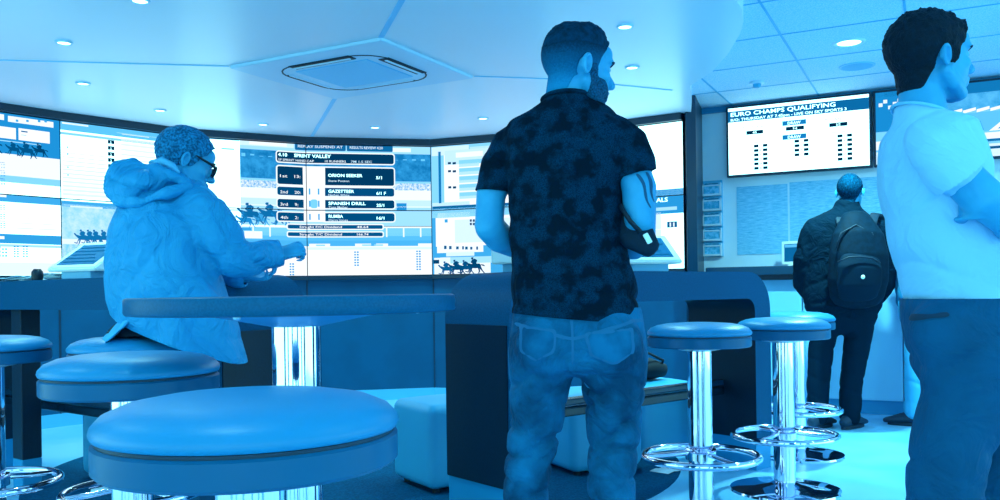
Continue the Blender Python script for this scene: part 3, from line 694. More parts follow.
# ================================================================== CUBE OTTOMANS
cube_m = mat('pale_leatherette', .56, .5, 0, .4, bump=(300, .04))
def ottoman(x, y, rz, s, h, label, g='cube seats under and beside the desks'):
    t = thing('cube_ottoman', label, 'ottoman', (x, y, 0), rz, g); a = s/2
    bm = bevel_box((-a, -a, .025), (a, a, h), .045, 6); bmesh.ops.subdivide_edges(bm, edges=[e for e in bm.edges if e.calc_length() > .2], cuts=8, use_grid_fill=True)
    for v in bm.verts:
        if v.co.z > h - .01: v.co.z += .014*max(0, 1 - (v.co.x/a)**2)*max(0, 1 - (v.co.y/a)**2)
    obj('padded_body', bm, cube_m, t, True)
    bm = bmesh.new()
    for sx in (-1, 1):
        for sy in (-1, 1): lathe(bm, [(0, 0), (.018, 0), (.018, .032), (0, .032)], 12, (sx*(a-.06), sy*(a-.06)))
    obj('glides', bm, BLACK, t)
    return t
g1, g2 = P(431, 497, 0).xy, P(394, 482, 0).xy; d = (g2 - g1).normalized(); nrm = V((-d.y, d.x))*-1; S = .43
c = g1 + d*S/2 + V((abs(d.y), abs(d.x)))*S/2 if True else g1
ottoman(c.x, c.y, math.atan2(-d.x, d.y), S, .44, 'pale cube ottoman between the round table and the dark desk end')
q = P(64, 480, 0).xy; ottoman(q.x + .32, q.y + .21, -.06, .44, .405, 'pale cube ottoman under the left desk, seen behind the foot rail')
q = D(655, 400, 5.25); ottoman(q.x - .02, 5.30, .45, .46, .43, 'pale cube ottoman seen through the right desk arch with a black bag on it')
q = D(588, 400, 4.95); ottoman(q.x - .02, 4.86, .45, .46, .43, 'pale cube ottoman seen between the bearded man\'s legs')
# black bag on the cube
q = D(655, 380, 5.2)
t = thing('shoulder_bag', 'black soft bag lying on the cube seat behind the bearded man', 'bag', (q.x - .07, 5.24, .443), .45)
bm = bmesh.new(); loft(bm, [(-.13, 0, .05), (-.05, 0, .065), (.06, 0, .07), (.13, 0, .06)], [(.05, .04), (.08, .06), (.085, .065), (.05, .05)], side=(0, 1, 0)); 
for v in bm.verts: v.co.z = max(.002, v.co.z + .01*noise.noise(v.co*18))
obj('body', bm, mat('black_fabric', .04, .8), t, True)
tube_obj('strap', [(-.13, 0, .05), (-.14, -.05, .12), (0, -.07, .17), (.12, -.05, .12), (.13, 0, .06)], .008, mat('black_fabric', .04), t)

# ================================================================== BAR STOOLS
seat_m = mat('blue_leatherette', .47, .38, 0, .35, bump=(420, .05)); band_m = mat('seat_band', .29, .34, .0, .2); seam_m = mat('seam_dark', .14, .5)
def make_stool(label):
    t = thing('bar_stool', label, 'bar stool', (0, 0, 0), 0, 'round bar stools')
    bm = bmesh.new(); lathe(bm, [(0, .852), (.08, .851), (.14, .847), (.18, .840), (.208, .828), (.221, .814), (.223, .805), (.220, .798), (.205, .795), (0, .795)], 72); obj('cushion', bm, seat_m, t, True)
    bm = bmesh.new(); lathe(bm, [(0, .796), (.215, .796), (.215, .790), (0, .790)], 72); obj('seam', bm, seam_m, t, True, 40)
    bm = bmesh.new(); lathe(bm, [(0, .791), (.217, .791), (.221, .787), (.221, .752), (.216, .747), (0, .747)], 72); obj('seat_band', bm, band_m, t, True, 40)
    bm = bmesh.new(); lathe(bm, [(0, .748), (.11, .748), (.11, .738), (.06, .728), (0, .728)], 40); obj('mounting_plate', bm, STEEL, t, True, 40)
    bm = bmesh.new(); lathe(bm, [(0, .02), (.052, .02), (.052, .735), (0, .735)], 40); obj('column', bm, CHROME, t, True, 40)
    bm = bmesh.new(); torus(bm, (0, 0, .27), .245, .016, 72, 12); fr = obj('foot_ring', bm, CHROME, t, True)
    bm = bmesh.new()
    for k in range(3):
        a = rad(40 + 120*k); loft(bm, [(.05*math.cos(a), .05*math.sin(a), .285), (.15*math.cos(a), .15*math.sin(a), .275), (.24*math.cos(a), .24*math.sin(a), .27)], [.011]*3, side=(0, 0, 1), n=10, dome=False)
    lathe(bm, [(.054, .255), (.066, .258), (.066, .302), (.054, .305)], 40); obj('foot_ring_spokes', bm, CHROME, fr, True, 40)
    bm = bmesh.new(); lathe(bm, [(0, .045), (.055, .045), (.075, .036), (.15, .026), (.23, .018), (.262, .010), (.266, 0), (0, 0)], 72); obj('base', bm, CHROME, t, True, 40)
    return t
def place(px, Y): return V((ray(px, 480)[0]*Y, Y, 0))
stool0 = make_stool('nearest bar stool, its big round seat filling the lower left foreground'); stool0.location = place(251, 1.30)
for px, Y, lb, rz in ((133, 2.27, 'second nearest bar stool at left, its seat just behind the nearest stool', .5), (-9, 3.4, 'bar stool at the far left edge, half cut off by the picture', .2), (134, 3.22, 'bar stool the man in the anorak is sitting on', .9),
                  (701, 3.74, 'bar stool right of the bearded man, its base below the picture', .3), (785, 4.24, 'bar stool right of the first right-hand stool, with its round chrome base in view', 1.1), (798, 5.13, 'farthest bar stool, mostly hidden behind another stool by the backpack man', .4)):
    dup(stool0, place(px, Y), rz, lb)

# ================================================================== ROUND TABLE
t = thing('round_table', 'round high table with a thick blue-grey top on a chrome column', 'table', (ray(296, 300)[0]*2.07, 2.07, 0))
bm = bmesh.new(); lathe(bm, [(0, .995), (.376, .995), (.381, .993), (.383, .989), (.383, .961), (.381, .957), (.376, .955), (0, .955)], 96); obj('table_top', bm, mat('table_laminate', .25, .4, 0, .12, var=(200, .28)), t, True, 40)
bm = bmesh.new(); lathe(bm, [(0, .956), (.20, .956), (.20, .950), (.06, .922), (0, .922)], 64); obj('support_plate', bm, mat('support_plate', .50, .4), t, True, 40)
bm = bmesh.new(); lathe(bm, [(0, .015), (.058, .015), (.058, .925), (0, .925)], 48); obj('column', bm, CHROME, t, True, 40)
bm = bmesh.new(); lathe(bm, [(0, .03), (.08, .03), (.11, .022), (.21, .014), (.228, .006), (.232, 0), (0, 0)], 72); obj('base', bm, STEEL, t, True, 40)
for k in range(3):
    a = rad(20 + 120*k); bm = bmesh.new(); lathe(bm, [(0, .946), (.008, .948), (.009, .956), (0, .956)], 12, (.3*math.cos(a), .3*math.sin(a))); obj('screw_cap', bm, STEEL, t, True)

# two stray slips at left; the right two sheets are painted light patches
for px, py, rz, lb in ((110, 489, .4, 'pale slip of paper on the dark carpet below the left stools'), (163, 483, -.3, 'pale slip of paper on the dark carpet near the round table'), (668, 470, .8, 'pale sheet painted as a patch of light on the floor beside the right-hand stool column'), (725, 462, .2, 'small pale sheet painted as a patch of light on the floor just right of the first right-hand stool column')):
    p = P(px, py, .005); t = thing('floor_slip_or_light', lb, 'paper slip', p, rz, 'paper slips dropped on the floor')
    bm = bmesh.new(); N = 6; g = [[bm.verts.new((-.09 + .18*i/N, -.06 + .12*j, .001 + .006*math.sin(i*.9)**2)) for j in range(2)] for i in range(N+1)]
    for i in range(N): bm.faces.new((g[i][0], g[i+1][0], g[i+1][1], g[i][1]))
    o = obj('sheet', bm, mat('slip_and_light_patch', .86, .6), t, True); sd = o.modifiers.new('t', 'SOLIDIFY'); sd.thickness = .001
# ================================================================== PEOPLE
skin_m = mat('skin', .58, .5, 0, .3, var=(14, .54), bump=(160, .05))
skin_pale_m = mat('skin_pale', .62, .5, 0, .4, var=(14, .58), bump=(160, .05))
eye_w = mat('eye_white', .62, .3); eye_d = mat('eye_dark', .06, .2)
def X3(v): return V(v)
def remesh(bm, voxel, smooth=4):
    me = bpy.data.meshes.new('r'); bm.to_mesh(me); bm.free()
    o = bpy.data.objects.new('r', me); C.objects.link(o)
    md = o.modifiers.new('r', 'REMESH'); md.mode = 'VOXEL'; md.voxel_size = voxel; md.adaptivity = 0
    dg = bpy.context.evaluated_depsgraph_get(); m2 = bpy.data.meshes.new_from_object(o.evaluated_get(dg))
    bpy.data.objects.remove(o); bpy.data.meshes.remove(me)
    b = bmesh.new(); b.from_mesh(m2); bpy.data.meshes.remove(m2)
    for _ in range(smooth): bmesh.ops.smooth_vert(b, verts=b.verts, factor=.5, use_axis_x=True, use_axis_y=True, use_axis_z=True)
    b.normal_update()
    return b
def displace(b, fn0, cap=.014):
    fn = lambda c, n: max(-cap, min(cap, fn0(c, n)))
    b.normal_update(); mv = [(v, v.co + v.normal*fn(v.co, v.normal)) for v in b.verts]
    for v, c in mv: v.co = c
    b.normal_update()
def cut(b, co_, no, near=None, rad_=None):
    """remove what lies beyond a plane; with near, only the piece around that point: clean sleeve ends, hems and necklines"""
    co_, no = V(co_), V(no).normalized(); g = b.verts[:] + b.edges[:] + b.faces[:]
    if near is None:
        bmesh.ops.bisect_plane(b, geom=g, plane_co=co_, plane_no=no, clear_outer=True, dist=1e-6); return
    near = V(near); bmesh.ops.bisect_plane(b, geom=g, plane_co=co_, plane_no=no, dist=1e-6)
    out = {f for f in b.faces if (f.calc_center_median() - co_).dot(no) > 0}
    seed = min(out, key=lambda f: (f.calc_center_median() - near).length); got = {seed}; st = [seed]
    while st:
        f = st.pop()
        for e in f.edges:
            for h in e.link_faces:
                if h in out and h not in got and (h.calc_center_median() - near).length < rad_: got.add(h); st.append(h)
    bmesh.ops.delete(b, geom=list(got), context='FACES')
def join(b, c):
    me = bpy.data.meshes.new('j'); c.to_mesh(me); c.free(); b.from_mesh(me); bpy.data.meshes.remove(me)
def sleeve(b, pts, radii, hem, no, fn, voxel=.007):
    c = bmesh.new(); loft(c, pts, [r + .002 for r in radii]); c = remesh(c, voxel, 3); displace(c, fn); cut(c, hem, no); join(b, c)
def crease(x): return -(1 - abs(math.sin(x)))**2.5
def soften_rim(b, n=10):
    rim = {}
    for e in b.edges:
        if len(e.link_faces) == 1:
            for v in e.verts: rim.setdefault(v, []).append(e.other_vert(v))
    for _ in range(n):
        nw = {v: v.co*.5 + sum((o.co for o in os_), V((0, 0, 0)))/len(os_)*.5 for v, os_ in rim.items() if len(os_) == 2}
        for v, c in nw.items(): v.co = c
def lerp_tab(tab, z):
    if z <= tab[0][0]: return tab[0][1]
    for (a, x), (b_, y) in zip(tab, tab[1:]):
        if z <= b_: return x + (y-x)*(z-a)/(b_-a)
    return tab[-1][1]
def cloth(name, b, m, parent, thick=.004):
    o = obj(name, b, m, parent, True)
    sd = o.modifiers.new('thickness', 'SOLIDIFY'); sd.thickness = thick; sd.offset = -1; sd.use_rim = True
    return o
def patch(name, src, mask, off, m, parent, thick=None, soft=10):
    """a layer lifted off part of a surface: hair, stubble, pockets, yokes. off may be a function"""
    b = src.copy(); b.normal_update()
    bmesh.ops.delete(b, geom=[f for f in b.faces if not mask(f.calc_center_median())], context='FACES')
    soften_rim(b, soft)
    b.normal_update()
    mv = [(v, v.co + v.normal*(off(v.co) if callable(off) else off)) for v in b.verts]
    for v, c in mv: v.co = c
    o = obj(name, b, m, parent, True)
    if thick: sd = o.modifiers.new('thickness', 'SOLIDIFY'); sd.thickness = thick; sd.offset = -1
    return o
def head_matrix(c, yaw, pitch=0, roll=0, s=1.0):
    """face looks along +y turned by yaw (positive = to the left), pitch down negative"""
    return Matrix.Translation(c) @ Matrix.Rotation(rad(yaw), 4, 'Z') @ Matrix.Rotation(rad(pitch), 4, 'X') @ Matrix.Rotation(rad(roll), 4, 'Y') @ Matrix.Scale(s, 4)
def add_head(bm, H, lean=1.0):
    def E(c, r): ell(bm, V((0, 0, 0)), r, None) if False else bmesh.ops.create_uvsphere(bm, u_segments=20, v_segments=14, radius=1, matrix=H @ Matrix.Translation(c) @ Matrix.Diagonal((*r, 1)))
    def L(p, r, **k): loft(bm, [H @ V(q) for q in p], r, side=(H.to_3x3() @ V((1, 0, 0))).normalized(), **k)
    E((0, -.012, .032), (.077, .098, .088)); E((0, .02, .0), (.070, .076, .085)); E((0, .040, -.035), (.060*lean, .055, .075))
    for s in (-1, 1):
        L([(s*.060, .0, -.045), (s*.052, .030, -.078), (s*.020, .070, -.100)], [.018, .018, .018])
        E((s*.044, .064, -.022), (.022, .020, .020)); E((s*.030, .082, .026), (.026, .014, .010))
        E((s*.072, -.010, -.004), (.010, .012, .020))
    E((0, .074, -.098), (.026, .022, .020)); L([(0, .088, .020), (0, .103, -.008), (0, .116, -.030)], [.008, .010, .013]); E((0, .108, -.034), (.019, .010, .009))
    E((0, .096, -.056), (.023, .010, .007)); E((0, .093, -.070), (.021, .010, .008)); E((0, .086, -.064), (.030, .012, .022)); E((0, .070, .045), (.055, .030, .035))
def ear(H, s, parent):
    """outer ear: raised rim, hollow bowl, lobe"""
    M = H @ Matrix.Translation((s*.0765, -.004, -.010)) @ Matrix.Rotation(rad(s*26), 4, 'Z') @ Matrix.Rotation(rad(-10), 4, 'X')
    b = bmesh.new(); N = 28; rings = []
    for r, h in ((0, .000), (.35, .000), (.58, .004), (.72, .010), (.86, .013), (.97, .011), (1.0, .006), (.92, .0), (.75, -.006)):
        row = []
        for i in range(N):
            a = 2*math.pi*i/N; sy, cz = math.cos(a), math.sin(a); wd = .0155*(1 + .18*cz); hh = .030 if cz > 0 else .028
            hx = h if cz > -.6 else h*.6 + .003
            row.append(b.verts.new(M @ V((s*hx, -.012 + sy*wd*r - .003*cz*r, cz*hh*r))))
        rings.append(row)
    for p, q in zip(rings, rings[1:]):
        for i in range(N): b.faces.new((p[i], p[(i+1) % N], q[(i+1) % N], q[i]))
    bmesh.ops.remove_doubles(b, verts=b.verts, dist=1e-5); bmesh.ops.recalc_face_normals(b, faces=b.faces)
    o = obj('ear', b, skin_m, parent, True); return o
def eyes(H, parent):
    for s in (-1, 1): ear(H, s, parent)
    for s in (-1, 1):
        bm = bmesh.new(); bmesh.ops.create_uvsphere(bm, u_segments=16, v_segments=12, radius=.0125, matrix=H @ Matrix.Translation((s*.031, .0775, .004)))
        e = obj('eye', bm, eye_w, parent, True)
        bm = bmesh.new(); bmesh.ops.create_uvsphere(bm, u_segments=12, v_segments=8, radius=.0065, matrix=H @ Matrix.Translation((s*.031, .0852, .004))); obj('iris', bm, eye_d, e, True)
        bm = bmesh.new(); loft(bm, [H @ V(p) for p in ((s*.014, .099, .022), (s*.032, .099, .028), (s*.050, .086, .022))], [.004, .0045, .003], n=8); obj('eyebrow', bm, mat('eyebrow', .10, .8), parent, True)
def add_hand(bm, wrist, fwd, nrm, side, curl=(25, 35, 25), spread=0, thumb=(.55, .65, .35), k=1.0):
    """wrist point, direction to the knuckles, direction the palm faces, side = +1 thumb towards fwd x nrm"""
    f = V(fwd).normalized(); n = V(nrm); n = (n - f*n.dot(f)).normalized(); l = f.cross(n)*side; w = V(wrist)
    loft(bm, [w - f*.02*k, w + f*.02*k, w + f*.06*k, w + f*.092*k], [(.028*k, .021*k), (.034*k, .019*k), (.041*k, .016*k), (.041*k, .012*k)], side=l)
    for i, ln in enumerate((.071, .080, .074, .058)):
        o = (1.5 - i)*.0225*k; b = w + f*(.088 - .004*abs(1.5 - i) - (.006 if i == 3 else 0))*k + l*o
        d = (f + l*(1.5 - i)*spread).normalized(); pts = [b - d*.01*k]; a = 0; p = b; pts.append(p)
        for fr, c in zip((.45, .31, .24), curl):
            a += rad(c); dd = d*math.cos(a) + n*math.sin(a); p = p + dd*ln*fr*k; pts.append(p)
        loft(bm, pts, [.0085*k, .0088*k, .0080*k, .0074*k, .0062*k], n=10, side=l)
    b = w + f*.022*k + l*.028*k; d = (f*thumb[0] + l*thumb[1] + n*thumb[2]).normalized(); d2 = (d + f*.5 + n*.15).normalized()
    loft(bm, [b, b + d*.045*k, b + d*.045*k + d2*.03*k, b + d*.045*k + d2*.055*k], [.014*k, .0105*k, .0095*k, .007*k], n=10, side=n)
def shoe(name, ankle, yaw, m, parent, L=.28, sole=mat('shoe_sole', .08, .6)):
    """a low shoe under an ankle point"""
    M = Matrix.Translation((ankle[0], ankle[1], 0)) @ Matrix.Rotation(rad(yaw), 4, 'Z')
    bm = bmesh.new(); loft(bm, [M @ V(p) for p in ((0, -.075, .05), (0, -.03, .06), (0, .03, .058), (0, .09, .047), (0, .14, .038), (0, L - .09, .030))], [(.036, .042), (.040, .052), (.042, .048), (.046, .038), (.047, .028), (.038, .020)], side=M.to_3x3() @ V((1, 0, 0)), n=18)
    loft(bm, [M @ V((0, -.015, .06)), M @ V((0, -.015, .11))], [(.042, .052), (.040, .050)], side=M.to_3x3() @ V((1, 0, 0)), n=18)
    for v in bm.verts: v.co.z = max(v.co.z, .018)
    o = obj(name, bm, m, parent, True)
    bm = bmesh.new(); pts = [(.038*math.cos(t)*(1.15 if math.sin(t) > 0 else .95), (.03 if math.sin(t) > 0 else -.02) + math.sin(t)*(L - .13 if math.sin(t) > 0 else .085)) for t in [2*math.pi*i/28 for i in range(28)]]
    prism(bm, pts, 0, .024, M); obj('sole', bm, sole, o, True, 40)
    return o
def gau(x, c, w): return math.exp(-((x-c)/w)**2)
def N3(p, s, seed=0.0): return noise.noise(V((p.x*s + seed, p.y*s + seed*1.7, p.z*s - seed)))

class Person:
    def __init__(s, label, px, py_floor, Y):
        p = D(px, py_floor, Y); s.o = V((p.x, Y, 0)); s.t = thing('person', label, 'person', s.o); s.Y = Y
    def T(s, px, py, dy=0.0): return D(px, py, s.Y + dy) - s.o
    def m(s, px): return px*s.Y/FOC

# ------------------------------------------------------------------ bearded man in the middle, seen from behind
p = Person('bearded man seen from behind in dark patterned t-shirt and blue jeans, looking right', 575, 621, 2.60); T = p.T; m_ = p.m
Hm = head_matrix(T(577, 69, .0), -68, -6, 0, 1.06)
bd = bmesh.new(); add_head(bd, Hm)
loft(bd, [T(566, 118, .01), T(566, 98, .0), T(568, 80, -.01)], [(.072, .068), (.062, .062), (.060, .062)])
loft(bd, [T(568, 122, 0), T(568, 150, 0), T(567, 200, 0), T(570, 260, 0), T(577, 312, 0), T(577, 350, 0)], [(.09, .05), (.14, .085), (.145, .10), (.145, .095), (.155, .095), (.155, .10)], dome=False)
for s, pts in ((1, [T(545, 360, .02), T(538, 410, .03), T(531, 460, .03), T(527, 520, -.01), T(525, 600, 0)]), (2, [T(608, 360, -.01), T(613, 410, .0), T(613, 460, .0), T(611, 520, -.04), T(611, 600, -.03)])):
    loft(bd, pts, [.085, .072, .056, .058, .042])
    a = pts[-1]; loft(bd, [V((a.x, a.y - .03, .05)), V((a.x + .02*(s*2-3), a.y + .16, .035))], [.035, .028])
# arms: left held in front of the belly, right arm bent with the forearm forward
EL, ER = T(489, 226, .02), T(640, 219, -.06)
loft(bd, [T(524, 146, .03), T(505, 165, .04), T(491, 195, .03), EL], [.044, .046, .046, .044]); ell(bd, EL, .044)
loft(bd, [EL, T(500, 238, .08), T(514, 246, .16), T(528, 250, .23)], [.046, .047, .038, .030])
loft(bd, [T(616, 146, -.03), T(630, 160, -.05), T(639, 188, -.06), ER], [.046, .049, .052, .047]); ell(bd, ER, .047)
loft(bd, [ER, T(640, 238, .02), T(634, 248, .12), T(622, 250, .20)], [.047, .047, .038, .030])
add_hand(bd, T(530, 251, .24), (.8, .5, -.1), (0, .4, .9), 1, (30, 40, 30)); add_hand(bd, T(620, 250, .21), (-.7, .55, 0), (0, .3, -.9), 1, (30, 40, 30))
BODY = remesh(bd, .0048, 4); HI = Hm.inverted()
FRONT = [(-.085, -.050), (-.05, -.040), (-.034, -.030), (-.026, .022), (.0, .032), (.03, .044), (.052, .062), (.078, .078), (.12, .080)]
def in_ear(q): return abs(q.x) > .055 and ((q.y + .013)/.017)**2 + ((q.z + .010)/.029)**2 < 1
def hair_mask(c):
    q = HI @ c
    if q.z < -.082 or (q - V((0, 0, .02))).length > .16 or in_ear(q): return False
    return q.y < lerp_tab(FRONT, q.z)
def hair_th(c):
    q = HI @ c; top = max(0, min(1, (q.z - .055)/.05))
    return (.002 + .018*top*(.5 + 1.1*max(0, q.y + .02)/.08) + .004*top*N3(q, 120) + .0012*N3(q, 260))
hair = patch('hair', BODY, lambda c: hair_mask(c) and (HI @ c).z > .056 - .25*max(0, -(HI @ c).y - .04), hair_th, mat('dark_hair', .10, .8, 0, .08, var=(60, .17, .35, .65), bump=(300, .5)), p.t, .003)
hair['label'] = 'short dark hair on top of the head'
FM = mat('faded_hair', .24, .8, 0, .1)
nt = FM.node_tree; bs = nt.nodes['Principled BSDF']; tc = nt.nodes.new('ShaderNodeTexCoord'); sp = nt.nodes.new('ShaderNodeSeparateXYZ'); mr = nt.nodes.new('ShaderNodeMapRange'); n_ = nt.nodes.new('ShaderNodeTexNoise'); n_.inputs['Scale'].default_value = 190
zt, zb = T(560, 42, 0).z, T(560, 90, 0).z; mr.inputs['From Min'].default_value = zb; mr.inputs['From Max'].default_value = zt
ad = nt.nodes.new('ShaderNodeMath'); ad.operation = 'MULTIPLY_ADD'; ad.inputs[1].default_value = .35; cr = nt.nodes.new('ShaderNodeValToRGB')
nt.links.new(tc.outputs['Object'], sp.inputs[0]); nt.links.new(sp.outputs['Z'], mr.inputs['Value']); nt.links.new(tc.outputs['Object'], n_.inputs['Vector']); nt.links.new(n_.outputs['Fac'], ad.inputs[0]); nt.links.new(mr.outputs[0], ad.inputs[2])
nt.links.new(ad.outputs[0], cr.inputs['Fac']); cr.color_ramp.elements[0].position = .18; cr.color_ramp.elements[1].position = 1.0; cr.color_ramp.elements[0].color = alb(.46); cr.color_ramp.elements[1].color = alb(.12)
e_ = cr.color_ramp.elements.new(.60); e_.color = alb(.28); nt.links.new(cr.outputs['Color'], bs.inputs['Base Color'])
fade = patch('hair_fade', BODY, lambda c: hair_mask(c) and (HI @ c).z + .25*max(0, -(HI @ c).y - .04) <= .062, .0016, FM, p.t, .001); fade['label'] = 'clipped sides fading to the skin at the neck'
def beard_mask(c):
    q = HI @ c
    if q.z > .004 or q.z < -.132 or (q - V((0, .03, -.06))).length > .125 or in_ear(q): return False
    if q.y > .088 and -.074 < q.z < -.050 and abs(q.x) < .024: return False
    if q.y < .010: return False
    if q.z > -.03: return q.y < .032
    return q.z < -.020 - max(0, q.y - .03)*.50
bearded = patch('beard', BODY, beard_mask, lambda c: .0025 + .0015*N3(HI @ c, 200), mat('beard_dark', .13, .85, 0, .2, var=(200, .30, .35, .62), bump=(400, .5)), p.t, .002)
tat = []
def tattoo(c):
    q = c
    for (ax_, az, bx, bz) in ((631, 178, 646, 212), (640, 176, 650, 206)):
        A_, B_ = T(ax_, az, 0), T(bx, bz, 0); k = max(0, min(1, (q.z - A_.z)/(B_.z - A_.z))); x = A_.x + (B_.x - A_.x)*k + .006*math.sin(k*6)
        if abs(q.x - x) < .0065*(1 - .6*k) and B_.z < q.z < A_.z and q.y < T(0, 0, -.06).y and q.y < -.06: return True
    return False
patch('tattoo', BODY, tattoo, .0009, mat('tattoo_ink', .25, .6), p.t)
obj('body', BODY, skin_m, p.t, True); eyes(Hm, p.t)
# t-shirt
b = bmesh.new()
loft(b, [T(567, 99, 0), T(568, 110, 0), T(568, 122, 0), T(567, 140, 0), T(566, 180, 0), T(566, 220, 0), T(569, 260, 0), T(575, 295, 0), T(576, 335, 0)],
     [(m_(24), .072), (m_(42), .080), (m_(58), .095), (m_(66), .118), (m_(60), .128), (m_(57), .125), (m_(59), .12), (m_(64), .13), (m_(66), .14)], n=28)
ell(b, T(538, 150, -.05), (.09, .06, .11)); ell(b, T(600, 150, -.07), (.09, .06, .11))
SL_L = ([T(528, 136, .03), T(512, 148, .04), T(501, 168, .04), T(491, 202, .03)], [.058, .065, .062, .054]); SL_R = ([T(612, 134, -.03), T(625, 146, -.04), T(633, 164, -.05), T(640, 190, -.06)], [.060, .068, .066, .060])
loft(b, SL_L[0][:3], SL_L[1][:3]); loft(b, SL_R[0][:3], SL_R[1][:3])
b = remesh(b, .008, 5)
def tee_fold(c, n):
    q = c; k = .4 + 1.6*abs(N3(q, 5, 1)); w = .02*N3(q, 8, 3)
    f = .005*N3(q, 7, 2) + .003*N3(V((q.x*.6, q.y, q.z*2.2)), 11, 5)
    f += .013*crease(34*(q.z + .20*q.x + w))*gau(q.z, 1.00, .08)*k
    f += .010*crease(30*(q.z*.75 - q.x*.8 + w))*gau(q.z, 1.13, .09)*(k if q.x > -.02 else .3*k)
    f += .009*crease(34*(q.z*.8 + q.x*.8 + w))*gau(q.z, 1.20, .08)*(k if q.x < .0 else .2*k)
    f += .008*crease(38*(q.z + .9*abs(q.x) + w))*gau(abs(q.x + .02), .17, .05)*gau(q.z, 1.40, .07)*k
    f += .006*crease(26*(q.x + .25*q.z + w))*gau(q.z, 1.30, .10)*k*gau(abs(q.x + .02), .05, .09)
    return f
displace(b, tee_fold)
cut(b, T(576, 318.5, 0), (-.10, 0, -1)); sleeve(b, *SL_L, T(492, 191.5, .03), (-.10, 0, -1), tee_fold); sleeve(b, *SL_R, T(638, 174, -.05), (.26, 0, -1), tee_fold)
cut(b, T(567, 100, 0), (0, .25, 1))
TEE = mat('patterned_tee', .10, .9, 0, .06, var=(22, .24, .44, .60), bump=(60, .06), wrinkle=(9, .02))
# blotchy faded print in bands, like worn block lettering
nt = TEE.node_tree; bs = nt.nodes['Principled BSDF']; tc = nt.nodes.new('ShaderNodeTexCoord'); mp = nt.nodes.new('ShaderNodeMapping'); mp.inputs['Scale'].default_value = (1, .6, 1.1)
vo = nt.nodes.new('ShaderNodeTexVoronoi'); vo.feature = 'DISTANCE_TO_EDGE'; vo.inputs['Scale'].default_value = 34
n1 = nt.nodes.new('ShaderNodeTexNoise'); n1.inputs['Scale'].default_value = 20; n1.inputs['Detail'].default_value = 3
n2 = nt.nodes.new('ShaderNodeTexNoise'); n2.inputs['Scale'].default_value = 60; n2.inputs['Detail'].default_value = 2
mx = nt.nodes.new('ShaderNodeMixRGB'); mx.blend_type = 'LINEAR_LIGHT'; mx.inputs['Fac'].default_value = .11
nt.links.new(tc.outputs['Object'], mp.inputs['Vector']); nt.links.new(tc.outputs['Object'], n2.inputs['Vector']); nt.links.new(mp.outputs['Vector'], mx.inputs['Color1']); nt.links.new(n2.outputs['Color'], mx.inputs['Color2'])
nt.links.new(mx.outputs['Color'], vo.inputs['Vector']); nt.links.new(tc.outputs['Object'], n1.inputs['Vector'])
r1 = nt.nodes.new('ShaderNodeValToRGB'); r1.color_ramp.elements[0].position = .05; r1.color_ramp.elements[1].position = .16; r1.color_ramp.elements[0].color = (1, 1, 1, 1); r1.color_ramp.elements[1].color = (0, 0, 0, 1)
r2 = nt.nodes.new('ShaderNodeValToRGB'); r2.color_ramp.elements[0].position = .42; r2.color_ramp.elements[1].position = .60
mu = nt.nodes.new('ShaderNodeMath'); mu.operation = 'MULTIPLY'; nt.links.new(vo.outputs['Distance'], r1.inputs['Fac']); nt.links.new(n1.outputs['Fac'], r2.inputs['Fac']); nt.links.new(r1.outputs['Color'], mu.inputs[0]); nt.links.new(r2.outputs['Color'], mu.inputs[1])
ad = nt.nodes.new('ShaderNodeMath'); ad.operation = 'ADD'; m3 = nt.nodes.new('ShaderNodeMath'); m3.operation = 'MULTIPLY'; m3.inputs[1].default_value = .35; nt.links.new(r2.outputs['Color'], m3.inputs[0]); nt.links.new(mu.outputs[0], ad.inputs[0]); nt.links.new(m3.outputs[0], ad.inputs[1])
mc = nt.nodes.new('ShaderNodeMixRGB'); mc.inputs['Color1'].default_value = alb(.03); mc.inputs['Color2'].default_value = alb(.14); mc.use_clamp = True; nt.links.new(ad.outputs[0], mc.inputs['Fac']); nt.links.new(mc.outputs['Color'], bs.inputs['Base Color'])
ts = cloth('t_shirt', b, TEE, p.t); ts['label'] = 'dark t-shirt with a faded blotchy print'
tube_obj('neck_rib', [T(567, 99, 0) + V((m_(25)*math.cos(a), .072*math.sin(a), -.012*math.sin(a) - .002)) for a in [2*math.pi*i/24 for i in range(25)]], .006, TEE, ts)
# jeans
b = bmesh.new()
loft(b, [T(577, 300, 0), T(577, 318, 0), T(578, 345, 0), T(577, 368, 0)], [(m_(63), .118), (m_(66), .125), (m_(69), .138), (m_(66), .12)], n=28, dome=False)
ell(b, T(576, 362, 0), (.085, .115, .05)); ell(b, T(547, 345, -.055), (.098, .085, .105)); ell(b, T(610, 345, -.075), (.098, .085, .105))
loft(b, [T(543, 355, .01), T(539, 385, .02), T(537, 412, .03), T(532, 448, .03), T(527, 476, .0), T(525, 510, -.01), T(525, 560, 0), T(525, 612, 0)], [(m_(36), .118), (m_(31.5), .105), (m_(28.5), .09), (m_(26), .078), (m_(23.5), .075), (m_(23), .075), (m_(20), .066), (m_(20), .068)], n=24)
loft(b, [T(611, 355, -.01), T(613, 385, 0), T(614, 412, 0), T(613, 445, .0), T(611, 474, -.03), T(611, 510, -.04), T(611, 560, -.03), T(611, 612, -.03)], [(m_(37), .12), (m_(33), .107), (m_(29), .09), (m_(26), .08), (m_(24), .077), (m_(24), .075), (m_(20), .066), (m_(20), .068)], n=24)
b = remesh(b, .0065, 4)
